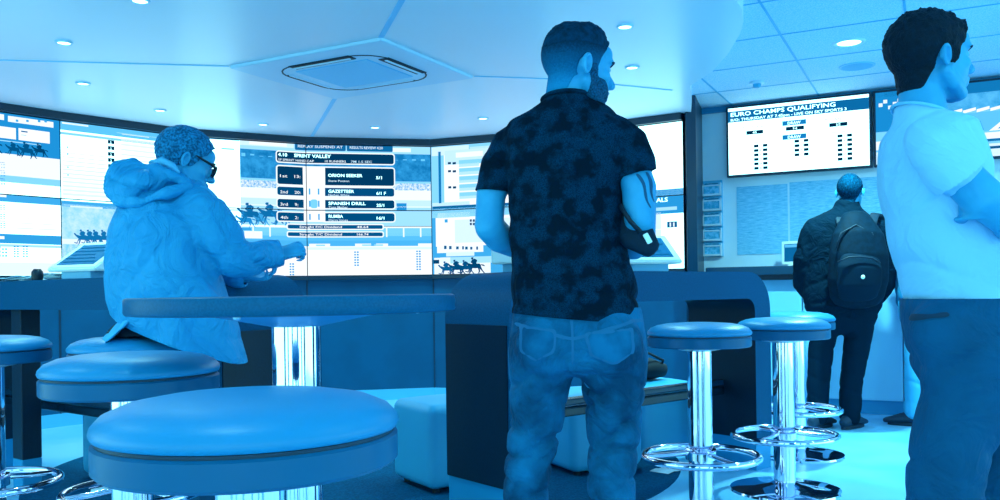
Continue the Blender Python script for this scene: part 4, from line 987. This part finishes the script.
def jean_fold(c, n):
    q = c; L = q.x < .006; zk = .53 if L else .50; sgn = -1 if L else 1; w = .012*N3(q, 12, 2) + .01*math.sin(30*q.x)
    f = .0035*N3(q, 9, 3); k = .3 + abs(N3(V((q.x*.5, q.y*.5, q.z*1.6)), 14, 7))*1.7
    f += .026*crease(40*(q.z + sgn*.20*q.x + w))*gau(q.z, zk, .07)*k
    f += .017*crease(34*(q.z - sgn*.35*q.x + w))*gau(q.z, zk - .13, .08)*k
    f += .015*crease(30*(q.z + .6*sgn*q.x + w))*gau(q.z, .71, .05)*k
    f += .016*crease(22*(q.z*.9 - sgn*.7*q.x + w))*gau(q.z, .61, .09)*k
    return f
displace(b, jean_fold)
cut(b, T(577, 308, 0), (0, 0, 1)); cut(b, (0, 0, .045), (0, 0, -1))
DEN = mat('washed_denim', .19, .85, 0, .15, var=(6, .38, .42, .66), bump=(260, .12), wrinkle=(11, .022))
src = b.copy()
jn = cloth('jeans', b, DEN, p.t)
def inpoly(x, z, poly):
    r_ = False; j = len(poly) - 1
    for i in range(len(poly)):
        if (poly[i][1] > z) != (poly[j][1] > z) and x < (poly[j][0]-poly[i][0])*(z-poly[i][1])/(poly[j][1]-poly[i][1]) + poly[i][0]: r_ = not r_
        j = i
    return r_
seam_den = mat('denim_seam', .34, .8); pk = mat('denim_pocket', .22, .85, 0, .15, var=(9, .37, .38, .64), bump=(260, .12))
for pol in ([(521, 326), (556, 330), (554, 352), (536, 361), (521, 352)], [(583, 333), (632, 328), (632, 352), (612, 364), (590, 355)]):
    W_ = [(T(x, y, -.12).x, T(x, y, -.12).z) for x, y in pol]
    patch('back_pocket', src, lambda c: c.y < -.05 and inpoly(c.x, c.z, W_), .004, pk, jn)
    cxm = sum(a for a, _ in W_)/len(W_); czm = sum(a for _, a in W_)/len(W_); W2 = [(cxm + (a-cxm)*.86, czm + (z-czm)*.85) for a, z in W_]
    patch('pocket_stitch', src, lambda c: c.y < -.05 and inpoly(c.x, c.z, W_) and not inpoly(c.x, c.z, W2), .0052, seam_den, jn, None, 3)
xs0, zs0 = T(571, 312, -.1).x, T(571, 375, -.1).z
patch('seat_seam', src, lambda c: c.y < -.03 and abs(c.x - xs0) < .005 and c.z > zs0 + .03, .0015, seam_den, jn)
zy = T(575, 322, -.12).z; patch('yoke_seam', src, lambda c: c.y < -.03 and abs(c.z - (zy - .05*(1 - min(1, abs(c.x - xs0)/.18)))) < .005, .0015, seam_den, jn)
src.free()
shoe('shoe', T(525, 612, 0), 6, mat('dark_shoe', .12, .5), p.t); shoe('shoe', T(611, 612, -.03), -12, mat('dark_shoe', .12, .5), p.t)
# dark pouch held under his right forearm
q = p.o + T(636, 230, -.03)
t = thing('pouch', 'dark pouch with a white tag hanging at the bearded man\'s right elbow', 'pouch', q)
bm = bmesh.new(); loft(bm, [(-.045, .03, .075), (-.03, .01, .03), (0, -.035, -.02), (.035, -.045, -.055)], [(.040, .020), (.052, .026), (.052, .026), (.030, .022)], side=(.55, .1, .8), n=24)
displace(bm, lambda c, n: .004*N3(c, 20)); obj('bag', bm, mat('pouch_fabric', .085, .7, 0, .2, bump=(120, .15)), t, True)
bm = bevel_box((-.008, -.003, -.016), (.008, .003, .016), .002, 1, Matrix.Translation((.022, -.072, -.03)) @ Matrix.Rotation(rad(-28), 4, 'Y')); obj('tag', bm, mat('white_tag', .97, .5), t)
tube_obj('strap', [(-.045, .03, .085), (-.05, -.06, .06), (-.03, -.085, .02), (.0, -.075, -.01)], .007, mat('pouch_strap', .06), t)

# ------------------------------------------------------------------ man in the white t-shirt at the right edge
p = Person('dark-haired man in a white t-shirt at the right edge, arms crossed, facing right', 950, 690, 2.30); T = p.T; m_ = p.m
Hm = head_matrix(T(931, 60, 0), -84, 2, 0, .965); HI = Hm.inverted()
bd = bmesh.new(); add_head(bd, Hm, 1.08)
loft(bd, [T(921, 128, 0), T(922, 108, 0), T(921, 88, 0), T(922, 70, 0)], [(.060, .070), (.060, .062), (.055, .055), (.055, .055)])
loft(bd, [T(926, 130, 0), T(930, 150, 0), T(935, 200, 0), T(946, 250, 0), T(960, 306, 0), T(966, 345, 0)], [(.05, .10), (.085, .145), (.095, .145), (.095, .13), (.10, .14), (.115, .15)])
for pts in ([T(970, 350, -.08), T(966, 400, -.08), T(947, 455, -.09), T(945, 520, -.09), T(945, 660, -.09)], [T(975, 350, .09), T(995, 400, .10), T(1003, 455, .10), T(992, 520, .1), T(988, 660, .1)]):
    loft(bd, pts, [.088, .078, .058, .056, .042]); a = pts[-1]; loft(bd, [V((a.x - .03, a.y, .05)), V((a.x + .16, a.y, .035))], [.035, .028])
ERp, ELp = T(1012, 222, -.21), T(1016, 226, .15)
loft(bd, [T(938, 153, -.16), T(958, 174, -.20), T(985, 200, -.22), ERp], [.046, .050, .051, .044]); ell(bd, ERp, .042)
loft(bd, [ERp, T(1005, 226, -.10), T(990, 222, .02), T(978, 216, .08)], [.043, .043, .036, .030])
loft(bd, [T(940, 154, .16), T(975, 190, .2), ELp], [.046, .050, .044]); ell(bd, ELp, .042)
loft(bd, [ELp, T(1005, 222, .06), T(985, 216, -.04), T(974, 211, -.10)], [.043, .043, .036, .028])
add_hand(bd, T(975, 212, -.105), (-.55, -.55, .10), (.3, -.8, 0), -1, (22, 34, 26), .05, (.75, .12, -.1)); add_hand(bd, T(977, 215, .09), (-.5, .6, .1), (.6, .3, 0), 1, (25, 30, 25))
BODY = remesh(bd, .0048, 4)
FRONT2 = [(-.088, -.058), (-.05, -.040), (-.034, -.030), (-.026, .020), (-.01, .030), (.02, .036), (.042, .056), (.066, .074), (.085, .086), (.12, .088)]
def hm2(c):
    q = HI @ c
    if (q - V((0, 0, .02))).length > .17 or q.z < -.088 or in_ear(q): return False
    return q.y < lerp_tab(FRONT2, q.z)
def th2(c):
    q = HI @ c; top = max(0, min(1, (q.z - .0)/.08)); bk = max(0, min(1, (-q.y)/.06)); nape = max(0, min(1, (q.z + .08)/.05))
    spk = max(0, N3(V((q.x*1.2, q.y*1.2, q.z*.5)), 95, 4))
    fr = max(0, min(1, (q.y - .03)/.05))
    return .002 + nape*(.007 + .008*top + .005*bk) + spk*(.007*top + .014*fr*top + .003) + .002*N3(q, 220)
hair = patch('hair', BODY, hm2, th2, mat('black_hair', .03, .6, 0, .12, var=(70, .07, .4, .7), bump=(240, .6)), p.t, .004); hair['label'] = 'thick spiky black hair'
obj('body', BODY, skin_m, p.t, True); eyes(Hm, p.t)
b = bmesh.new()
loft(b, [T(922, 107, 0), T(924, 117, 0), T(928, 132, 0), T(932, 165, 0), T(936, 200, 0), T(944, 235, 0), T(955, 270, 0), T(962, 300, 0), T(965, 325, 0)],
     [(m_(25), .082), (m_(28), .092), (m_(42), .155), (m_(48), .18), (m_(48), .175), (m_(50), .17), (m_(50), .17), (m_(48), .175), (m_(48), .175)], n=30)
SL_L = ([T(929, 140, -.13), T(938, 152, -.17), T(953, 170, -.20), T(978, 196, -.22)], [.058, .066, .070, .068]); SL_R = ([T(930, 140, .13), T(942, 152, .17), T(962, 176, .2), T(984, 202, .2)], [.058, .066, .066, .064])
loft(b, SL_L[0][:3], SL_L[1][:3]); loft(b, SL_R[0][:3], SL_R[1][:3])
b = remesh(b, .008, 5)
def wt_fold(c, n):
    q = c; k = .3 + 1.6*abs(N3(q, 6, 8)); w = .02*N3(q, 8, 3)
    f = .0045*N3(q, 6, 9) + .003*N3(V((q.x, q.y, q.z*2)), 10, 4)
    f += .012*crease(28*(q.z + .40*q.x + w))*gau(q.z, 1.05, .09)*k
    f += .011*crease(27*(q.z - .75*q.x + w))*gau(q.z, 1.22, .09)*(k if q.y < 0 else .4)
    f += .008*crease(34*(q.x + .6*q.z + w))*gau(q.z, 1.36, .06)*k
    f += .008*crease(20*(q.x*1.1 + .3*q.z + w))*gau(q.z, 1.13, .08)*k
    return f
displace(b, wt_fold)
cut(b, T(957, 305.5, 0), (.02, 0, -1)); sleeve(b, *SL_L, T(960, 178, -.21), (.62, -.05, -.78), wt_fold); sleeve(b, *SL_R, T(967, 182, .2), (.7, .1, -.7), wt_fold); cut(b, T(922, 114.5, 0), (.36, 0, 1))
ts = cloth('t_shirt', b, mat('white_cotton', .78, .85, 0, .1, bump=(220, .05), wrinkle=(6, .02)), p.t, .004); ts['label'] = 'plain white t-shirt'
tube_obj('neck_rib', [T(922, 114.5, 0) + V((m_(27)*math.cos(a), .088*math.sin(a), -.026*math.cos(a))) for a in [2*math.pi*i/24 for i in range(25)]], .0045, mat('white_rib', .73, .85), ts)
b = bmesh.new()
loft(b, [T(959, 292, 0), T(961, 308, 0), T(966, 335, 0), T(970, 360, 0)], [(m_(53), .175), (m_(55), .18), (m_(54), .185), (m_(52), .18)], n=28)
ell(b, T(953, 332, -.08), (.11, .10, .10)); ell(b, T(953, 332, .08), (.11, .10, .10))
loft(b, [T(973, 345, -.09), T(970, 372, -.09), T(965, 400, -.09), T(952, 440, -.09), T(946, 470, -.09), T(945, 510, -.09), T(945, 600, -.09), T(945, 680, -.09)], [(m_(52), .11), (m_(47), .105), (m_(41), .10), (m_(37), .095), (m_(36), .092), (m_(35), .09), (m_(30), .08), (m_(29), .08)], side=(1, 0, 0), n=26)
loft(b, [T(978, 350, .09), T(990, 380, .1), T(1000, 410, .1), T(1004, 450, .1), T(998, 490, .1), T(992, 560, .1), T(988, 680, .1)], [(m_(44), .105), (m_(40), .1), (m_(37), .095), (m_(33), .09), (m_(32), .088), (m_(30), .08), (m_(29), .08)], n=26)
b = remesh(b, .008, 5)
def tr_fold(c, n):
    q = c; k = .3 + 1.6*abs(N3(V((q.x*.6, q.y*.6, q.z)), 9, 12)); f = .004*N3(q, 7, 6); w = .015*N3(q, 10, 2)
    f += .012*crease(26*(q.z - .6*q.x + w))*gau(q.z, .80, .08)*k + .013*crease(32*(q.z + .45*q.x + w))*gau(q.z, .50, .09)*k
    f += .010*crease(22*(q.z*.7 + .8*q.x + w))*gau(q.z, .64, .08)*k
    f += .006*gau(q.x, .055, .012)*(1 if q.y < -.12 else 0)                    # pressed seam down the leg
    return f
displace(b, tr_fold); cut(b, T(960, 298, 0), (0, 0, 1)); cut(b, (0, 0, .04), (0, 0, -1))
src = b.copy(); tr = cloth('trousers', b, mat('blue_chinos', .21, .8, 0, .15, var=(6, .26, .35, .65), bump=(240, .08), wrinkle=(8, .02)), p.t)
W_ = [(T(x, y, -.15).x, T(x, y, -.15).z) for x, y in ((916, 318), (949, 312), (950, 316), (918, 323))]
patch('pocket_welt', src, lambda c: c.y < -.04 and inpoly(c.x, c.z, W_), .003, mat('chino_dark', .13, .8), tr); src.free()
shoe('shoe', V(T(945, 680, -.09)), -90, mat('dark_shoe', .12, .5), p.t); shoe('shoe', V(T(988, 680, .1)), -85, mat('dark_shoe', .12, .5), p.t)

# ------------------------------------------------------------------ man in the anorak on the stool
p = Person('grey-haired man in glasses and a hooded anorak sitting on a stool at the left desk', 134, 500, 3.22); T = p.T; m_ = p.m
def on_seat(b, z, r=.245):
    for v in b.verts:
        if .66 < v.co.z < z and math.hypot(v.co.x, v.co.y) < r: v.co.z = z
FW, RT = V((.72, .69, 0)), V((.69, -.72, 0))
Hm = head_matrix(T(185, 162, .05), -60, -20, 0, 1.0); HI = Hm.inverted()
bd = bmesh.new(); add_head(bd, Hm)
loft(bd, [T(166, 205, .02), T(170, 188, .02), T(178, 165, .03)], [(.09, .08), (.065, .065), (.058, .058)], side=RT)
loft(bd, [T(163, 205, .02), T(163, 240, .0), T(165, 290, 0), T(160, 335, 0)], [(.14, .08), (.17, .10), (.16, .11), (.17, .12)], side=RT)
ell(bd, T(150, 340, .0), (.15, .14, .09))
KN_R, KN_L = T(178, 348, .40), T(150, 346, .46)
FT_R, FT_L = V((KN_R.x - .02, KN_R.y - .16, .36)), V((KN_L.x - .06, KN_L.y - .22, .36))
for a, k_, f_ in ((T(168, 346, -.04), KN_R, FT_R), (T(142, 346, .06), KN_L, FT_L)):
    loft(bd, [a, (a + k_)/2, k_], [.085, .078, .060]); ell(bd, k_, .058); loft(bd, [k_, (k_ + f_)/2, f_], [.056, .055, .040]); loft(bd, [f_ - V((0, 0, .01)), f_ + V((.04, .14, -.03))], [.036, .026])
SHR, ELR, WRR = T(200, 200, -.08), T(232, 256, -.10), T(279, 255, .10)
loft(bd, [SHR, (SHR + ELR)/2, ELR], [.056, .052, .046]); ell(bd, ELR, .044); loft(bd, [ELR, (ELR + WRR)/2, WRR], [.045, .040, .028])
SHL, ELL_, WRL = T(140, 205, .18), T(195, 268, .30), T(246, 276, .24)
loft(bd, [SHL, (SHL + ELL_)/2, ELL_], [.056, .050, .044]); loft(bd, [ELL_, (ELL_ + WRL)/2, WRL], [.044, .038, .028])
add_hand(bd, T(279, 255, .10), (.85, .35, .32), (-.2, .6, -.7), 1, (68, 85, 55), 0, (.8, .2, .55)); add_hand(bd, WRL, (.9, -.1, -.05), (0, -.3, .9), -1, (30, 40, 30), 0, (.7, .3, .4))
BODY = remesh(bd, .0048, 4); on_seat(BODY, .872)
FRONT3 = [(-.085, -.052), (-.05, -.042), (-.034, -.032), (-.022, .016), (.0, .028), (.03, .040), (.052, .060), (.075, .076), (.12, .080)]
def hm3(c):
    q = HI @ c
    if (q - V((0, 0, .02))).length > .17 or q.z < -.085 or in_ear(q): return False
    return q.y < lerp_tab(FRONT3, q.z)
hair = patch('hair', BODY, hm3, lambda c: .004 + .012*max(0, min(1, ((HI @ c).z + .06)/.1)) + .004*N3(HI @ c, 70), mat('grey_hair', .24, .8, 0, .2, var=(110, .50, .40, .66), bump=(300, .5)), p.t, .004); hair['label'] = 'short thick greying hair'
obj('body', BODY, skin_m, p.t, True); eyes(Hm, p.t)
blk = mat('glasses_black', .03, .3); gl = None
bm = bmesh.new()
for s in (-1, 1):
    loft(bm, [Hm @ V(q) for q in ((s*.082, -.020, .020), (s*.082, .02, .022), (s*.074, .080, .014), (s*.062, .104, .010))], [.0035, .0042, .0048, .0052], n=8)
    torus(bm, (0, 0, 0), .026, .0042, 24, 8, Hm @ Matrix.Translation((s*.035, .106, -.002)) @ Matrix.Rotation(rad(90), 4, 'X') @ Matrix.Diagonal((1.1, .8, 1, 1)))
loft(bm, [Hm @ V((-.010, .110, .002)), Hm @ V((.010, .110, .002))], [.0035]*2, n=8)
gl = obj('glasses', bm, blk, p.t, True); gl['label'] = 'black-rimmed glasses'
# anorak
b = bmesh.new()
loft(b, [T(166, 188, .02), T(163, 198, .02), T(160, 212, .02), T(159, 232, .0), T(159, 258, .0), T(164, 288, .0), T(172, 318, .02), T(182, 345, .03), T(190, 375, .04)],
     [(.12, .10), (.165, .125), (.21, .15), (.24, .17), (.265, .19), (.285, .20), (.29, .20), (.285, .20), (.28, .20)], side=RT, n=30)
loft(b, [T(192, 204, -.06), T(207, 216, -.09), T(220, 236, -.10), ELR + V((0, 0, .0))], [.085, .090, .086, .080]); ell(b, ELR, .078)
loft(b, [ELR, T(246, 258, -.05), T(262, 257, .02), T(276, 255, .09), T(284, 253, .13)], [.080, .074, .066, .058, .054])
loft(b, [SHL, (SHL + ELL_)/2, ELL_], [.080, .080, .070]); loft(b, [ELL_, (ELL_ + WRL)/2, WRL], [.070, .060, .048])
b = remesh(b, .008, 4)
def an_fold(c, n):
    q = c; k = .3 + 1.6*abs(N3(q, 6, 18)); w = .02*N3(q, 8, 13); arm = max(0, min(1, (q.x - .20)/.12))
    f = .006*N3(q, 6, 21) + .003*N3(q, 14, 4)
    f += .026*arm*crease(22*(q.x*.9 + .5*q.z + w))*k + .018*crease(16*(q.z - .9*q.x + w))*gau(q.z, 1.18, .12)*k
    f += .020*crease(13*(q.x*1.0 + .35*q.z + w))*gau(q.z, .93, .14)*k*(1-arm) + .010*crease(24*(q.z + .5*q.x + w))*gau(q.z, .86, .08)*k
    f += .017*crease(11*(q.x - .9*q.z + w))*gau(q.z, 1.06, .15)*k*(1-arm)
    return f
displace(b, an_fold)
cut(b, T(175, 337, .0), (-.36, 0, -1)); cut(b, T(281, 254, .11), (.85, .35, .2), T(288, 252, .16), .14); cut(b, WRL, (.9, -.1, -.05), WRL + V((.04, 0, 0)), .12)
on_seat(b, .853)
AN = mat('anorak_fabric', .50, .6, 0, .2, var=(5, .53), bump=(160, .05), wrinkle=(8, .03))
an = cloth('anorak', b, AN, p.t, .006); an['label'] = 'mid-blue hooded anorak'
b = bmesh.new()
Rh = Matrix.Rotation(rad(-14), 3, 'Y')
ell(b, T(140, 187, -.06), (.115, .10, .062), Rh); ell(b, T(120, 188, -.07), (.055, .07, .062)); ell(b, T(165, 180, -.02), (.09, .09, .045))
loft(b, [T(112, 178, -.09), T(118, 168, -.09), T(135, 164, -.07), T(155, 167, -.08), T(172, 176, -.10), T(188, 183, -.10), T(200, 184, -.04)], [.030, .028, .026, .026, .026, .024, .018])
loft(b, [T(112, 192, -.10), T(120, 202, -.13), T(140, 202, -.16), T(165, 194, -.17), T(190, 186, -.12)], [.026, .024, .024, .022, .018])
loft(b, [T(150, 172, .08), T(165, 172, .12), T(190, 178, .13), T(204, 186, .08)], [.026, .026, .024, .02])
b = remesh(b, .007, 4); displace(b, lambda c, n: .005*N3(c, 9, 3) + .010*crease(22*(c.z*.9 + .5*c.x + .02*N3(c, 8, 1)))*(.3 + 1.4*abs(N3(c, 7, 5))))
hood = obj('hood', b, AN, an, True)
b = bmesh.new(); loft(b, [T(152, 163, -.03), T(162, 161, -.04), T(172, 166, -.05), T(178, 172, -.05)], [.012, .017, .015, .008]); hl = obj('hood_lining', b, mat('pale_lining', .66, .7), an, True)
# pale shirt tail below the jacket
b = bmesh.new(); loft(b, [T(130, 316, -.08), T(118, 328, -.11), T(105, 340, -.13)], [(.08, .014), (.10, .012), (.09, .010)], side=(.75, -.3, .5))
b = remesh(b, .006, 2); displace(b, lambda c, n: .006*crease(40*(c.x + .5*c.z))); st_ = obj('shirt_tail', b, mat('pale_shirt', .62, .8), p.t, True); st_['label'] = 'pale shirt tail hanging below the anorak'
# trousers and shoes
b = bmesh.new(); ell(b, T(152, 338, .0), (.17, .155, .085))
for a, k_, f_ in ((T(176, 350, -.03), KN_R, FT_R), (T(146, 348, .06), KN_L, FT_L)):
    loft(b, [a, (a + k_)/2, k_], [.105, .095, .080]); ell(b, k_, .078); loft(b, [k_, (k_*.5 + f_*.5), f_ + V((0, 0, .02))], [.078, .074, .072])
b = remesh(b, .009, 4); displace(b, lambda c, n: .004*N3(c, 8) + .008*crease(24*(c.x + c.y*.6 + c.z))*abs(N3(c, 6, 3))*1.5)
on_seat(b, .856)
for v in b.verts: v.co.z = max(v.co.z, .30)
obj('trousers', b, mat('dark_trousers', .07, .8), p.t, True)
for f_, yw in ((FT_R, -14), (FT_L, -4)):
    s_ = shoe('shoe', f_, yw, mat('dark_shoe', .12, .5), p.t); s_.location.z = .288

# ------------------------------------------------------------------ people standing at the far counter
def stander(label, px, py, Y, yaw, head, coat_m, tr_m, hair_m, coat, sl_l, sl_r, hem, legs, feet_yaw, hands=True):
    p = Person(label, px, py, Y); T = p.T; m_ = p.m
    Hm = head_matrix(T(*head), yaw, -2, 0, 1.0); HI = Hm.inverted(); bd = bmesh.new(); add_head(bd, Hm)
    top = coat[0]; hc = T(*head)
    loft(bd, [T(top[0], top[1] + 6), T(top[0], top[1] - 4), V((hc.x, hc.y - .01, hc.z - .05))], [(.085, .075), (.062, .062), (.058, .058)])
    loft(bd, [T(c_[0], c_[1] + 6) for c_ in coat[1:]] + [T(coat[-1][0], coat[-1][1] + 14)], [(m_(c_[2])*.8, c_[3]*.75) for c_ in coat[1:]] + [(m_(coat[-1][2])*.8, .10)])
    for sl in (sl_l, sl_r):
        pts = [T(*q[:3]) for q in sl]; loft(bd, pts, [.050, .045, .036, .030][:len(pts)])
        d = (pts[-1] - pts[-2]).normalized(); add_hand(bd, pts[-1] + d*.01, d, (-.2 if sl is sl_r else .2, .1, 0) if abs(d.z) > .6 else (0, 0, -1), 1 if sl is sl_l else -1, (18, 25, 18))
    for lg in legs:
        pts = [T(*q[:3]) for q in lg]; loft(bd, pts, [.085, .065, .055, .042][:len(pts)]); a = pts[-1]; loft(bd, [V((a.x, a.y, .05)), V((a.x - math.sin(rad(feet_yaw))*.14, a.y + math.cos(rad(feet_yaw))*.14, .035))], [.034, .026])
    BODY = remesh(bd, .006, 3)
    def hm(c):
        q = HI @ c
        if (q - V((0, 0, .02))).length > .17 or q.z < -.085 or in_ear(q): return False
        return q.y < lerp_tab(FRONT3, q.z)
    patch('hair', BODY, hm, lambda c: .003 + .008*max(0, min(1, ((HI @ c).z + .06)/.1)) + .002*N3(HI @ c, 70), hair_m, p.t, .004)
    obj('body', BODY, skin_m, p.t, True); eyes(Hm, p.t)
    b = bmesh.new(); loft(b, [T(c_[0], c_[1]) for c_ in coat], [(m_(c_[2]), c_[3]) for c_ in coat], n=26)
    for sl in (sl_l, sl_r): loft(b, [T(*q[:3]) for q in sl], [.080, .078, .070, .062][:len(sl)])
    b = remesh(b, .010, 4); displace(b, lambda c, n: .006*N3(c, 6, 31) + .012*crease(22*(c.z + .5*abs(c.x) + .03*N3(c, 6, 2)))*(.2 + 1.3*abs(N3(c, 5, 9))))
    cut(b, T(px, hem), (0, 0, -1)) if False else None
    cloth_o = obj('coat', b, coat_m, p.t, True)
    b = bmesh.new(); lt = [T(coat[-1][0], coat[-1][1] - 8), T(coat[-1][0], coat[-1][1] + 12)]; loft(b, lt, [(m_(coat[-1][2])*.86, .13), (m_(coat[-1][2])*.88, .135)])
    for lg in legs: loft(b, [T(*q[:3]) for q in lg], [.105, .088, .078, .074][:len(lg)])
    b = remesh(b, .010, 4); displace(b, lambda c, n: .004*N3(c, 8) + .012*crease(24*(c.z + .4*c.x + .02*N3(c, 8, 5)))*(.2 + 1.2*abs(N3(c, 6, 3))))
    for v in b.verts: v.co.z = max(v.co.z, .035)
    obj('trousers', b, tr_m, p.t, True)
    for lg in legs: shoe('shoe', T(*lg[-1][:3]), feet_yaw, mat('dark_shoe', .12, .5), p.t)
    return p
hair_far = mat('short_grey_hair', .10, .85, 0, .05, var=(90, .22, .4, .65), bump=(300, .4))
p = stander('man in a black coat and backpack standing at the far right counter', 846, 428, 6.10, -28, (850, 192, .0), mat('black_coat', .05, .85, 0, .06, wrinkle=(8, .03)), mat('black_trousers', .055, .85, 0, .06), hair_far,
    [(847, 208, 14, .08), (847, 214, 24, .10), (846, 222, 38, .12), (845, 240, 42, .15), (844, 265, 40, .15), (843, 290, 40, .16), (843, 306, 39, .16)],
    [(813, 230, .0), (804, 258, .03), (803, 285, .08), (812, 296, .16)], [(879, 230, .0), (887, 258, .02), (885, 286, .06), (876, 298, .14)], 306,
    [[(826, 312, .0), (821, 350, .02), (818, 385, .0), (818, 416, -.02)], [(862, 312, -.02), (856, 350, -.02), (851, 385, -.03), (850, 417, -.05)]], -50)
T = p.T; pack_m = mat('backpack_black', .035, .7, 0, .08, var=(30, .06), bump=(200, .1)); strap_m = mat('backpack_strap', .075, .6)
t = thing('backpack', 'black backpack worn by the man at the far right counter', 'backpack', p.o + T(858, 262, -.2)); o = V(T(858, 262, -.2)); K = lambda x, y, d: T(x, y, d) - o
b = bmesh.new(); loft(b, [K(857, 297, -.22), K(858, 280, -.24), K(859, 255, -.24), K(858, 235, -.22), K(856, 219, -.18)], [(.185, .085), (.205, .105), (.20, .105), (.175, .09), (.11, .06)], n=26); b = remesh(b, .008, 3); obj('main_compartment', b, pack_m, t, True)
b = bmesh.new(); loft(b, [K(858, 297, -.31), K(859, 285, -.335), K(860, 268, -.335), K(860, 258, -.32)], [(.13, .035), (.15, .05), (.15, .05), (.13, .035)], n=24); b = remesh(b, .008, 3); obj('front_pocket', b, mat('pocket_black', .06, .7, 0, .08, bump=(200, .1)), t, True)
tube_obj('zip', [K(838, 262, -.375), K(848, 257.5, -.385), K(860, 256.5, -.385), K(872, 258, -.38), K(880, 263, -.37)], .006, strap_m, t)
tube_obj('zip', [K(836, 250, -.31), K(841, 233, -.30), K(856, 225, -.28), K(872, 233, -.30), K(879, 250, -.31)], .006, strap_m, t)
tube_obj('top_handle', [K(848, 220, -.18), K(850, 213, -.20), K(860, 213, -.20), K(863, 220, -.18)], .009, strap_m, t)
for x0, x1 in ((841, 833), (872, 881)):
    b = bmesh.new(); loft(b, [K(x0, 224, -.15), K((x0*2+x1)/3, 214, -.06), K(x1, 216, .06), K(x1, 226, .15)], [(.030, .010)]*4, side=(1, 0, 0), n=12); obj('shoulder_strap', b, strap_m, t, True)
b = bmesh.new(); q = K(863, 277, -.392); bmesh.ops.create_uvsphere(b, u_segments=14, v_segments=8, radius=.014, matrix=Matrix.Translation(q) @ Matrix.Diagonal((1, .3, 1, 1))); obj('badge', b, mat('badge_white', .95, .5), t, True)
stander('person in pale trousers at the far counter, mostly hidden behind the white-shirted man', 921, 421, 6.18, 50, (934, 190, .0), mat('grey_jacket', .45, .8), mat('pale_trousers', .60, .85), hair_far,
    [(932, 206, 14, .08), (932, 212, 24, .10), (932, 222, 34, .12), (932, 240, 37, .15), (932, 265, 36, .15), (931, 290, 35, .15), (931, 303, 34, .15)],
    [(915, 232, -.06), (912, 258, -.10), (908, 292, -.10), (908, 318, -.10)], [(952, 232, .06), (958, 258, .06), (960, 290, .06), (958, 314, .04)], 305,
    [[(920, 312, -.06), (917, 345, -.06), (916, 380, -.06), (915, 411, -.06)], [(943, 312, .06), (944, 350, .06), (944, 385, .06), (944, 411, .05)]], 62)
# ================================================================== LIGHT
w = bpy.data.worlds.new('world'); bpy.context.scene.world = w; w.use_nodes = True
bg = w.node_tree.nodes['Background']; bg.inputs['Color'].default_value = (.36, 1.02, 1.03, 1); bg.inputs['Strength'].default_value = 2.8
for x, y, z, pw in LIGHT_SPOTS: spot(x, y, z, pw*11)
# unseen spots added out of view, without fittings; some brighten the right wall
for x, y in ((-2.2, 2.2), (-.6, 1.2), (1.6, 1.4), (3.2, 3.0), (3.6, 4.9), (3.9, 5.8), (-.6, -1.2), (1.8, -1.2)): spot(x, y, (RAFT_Z if x < 1 else TILE_Z) - .03, 28)
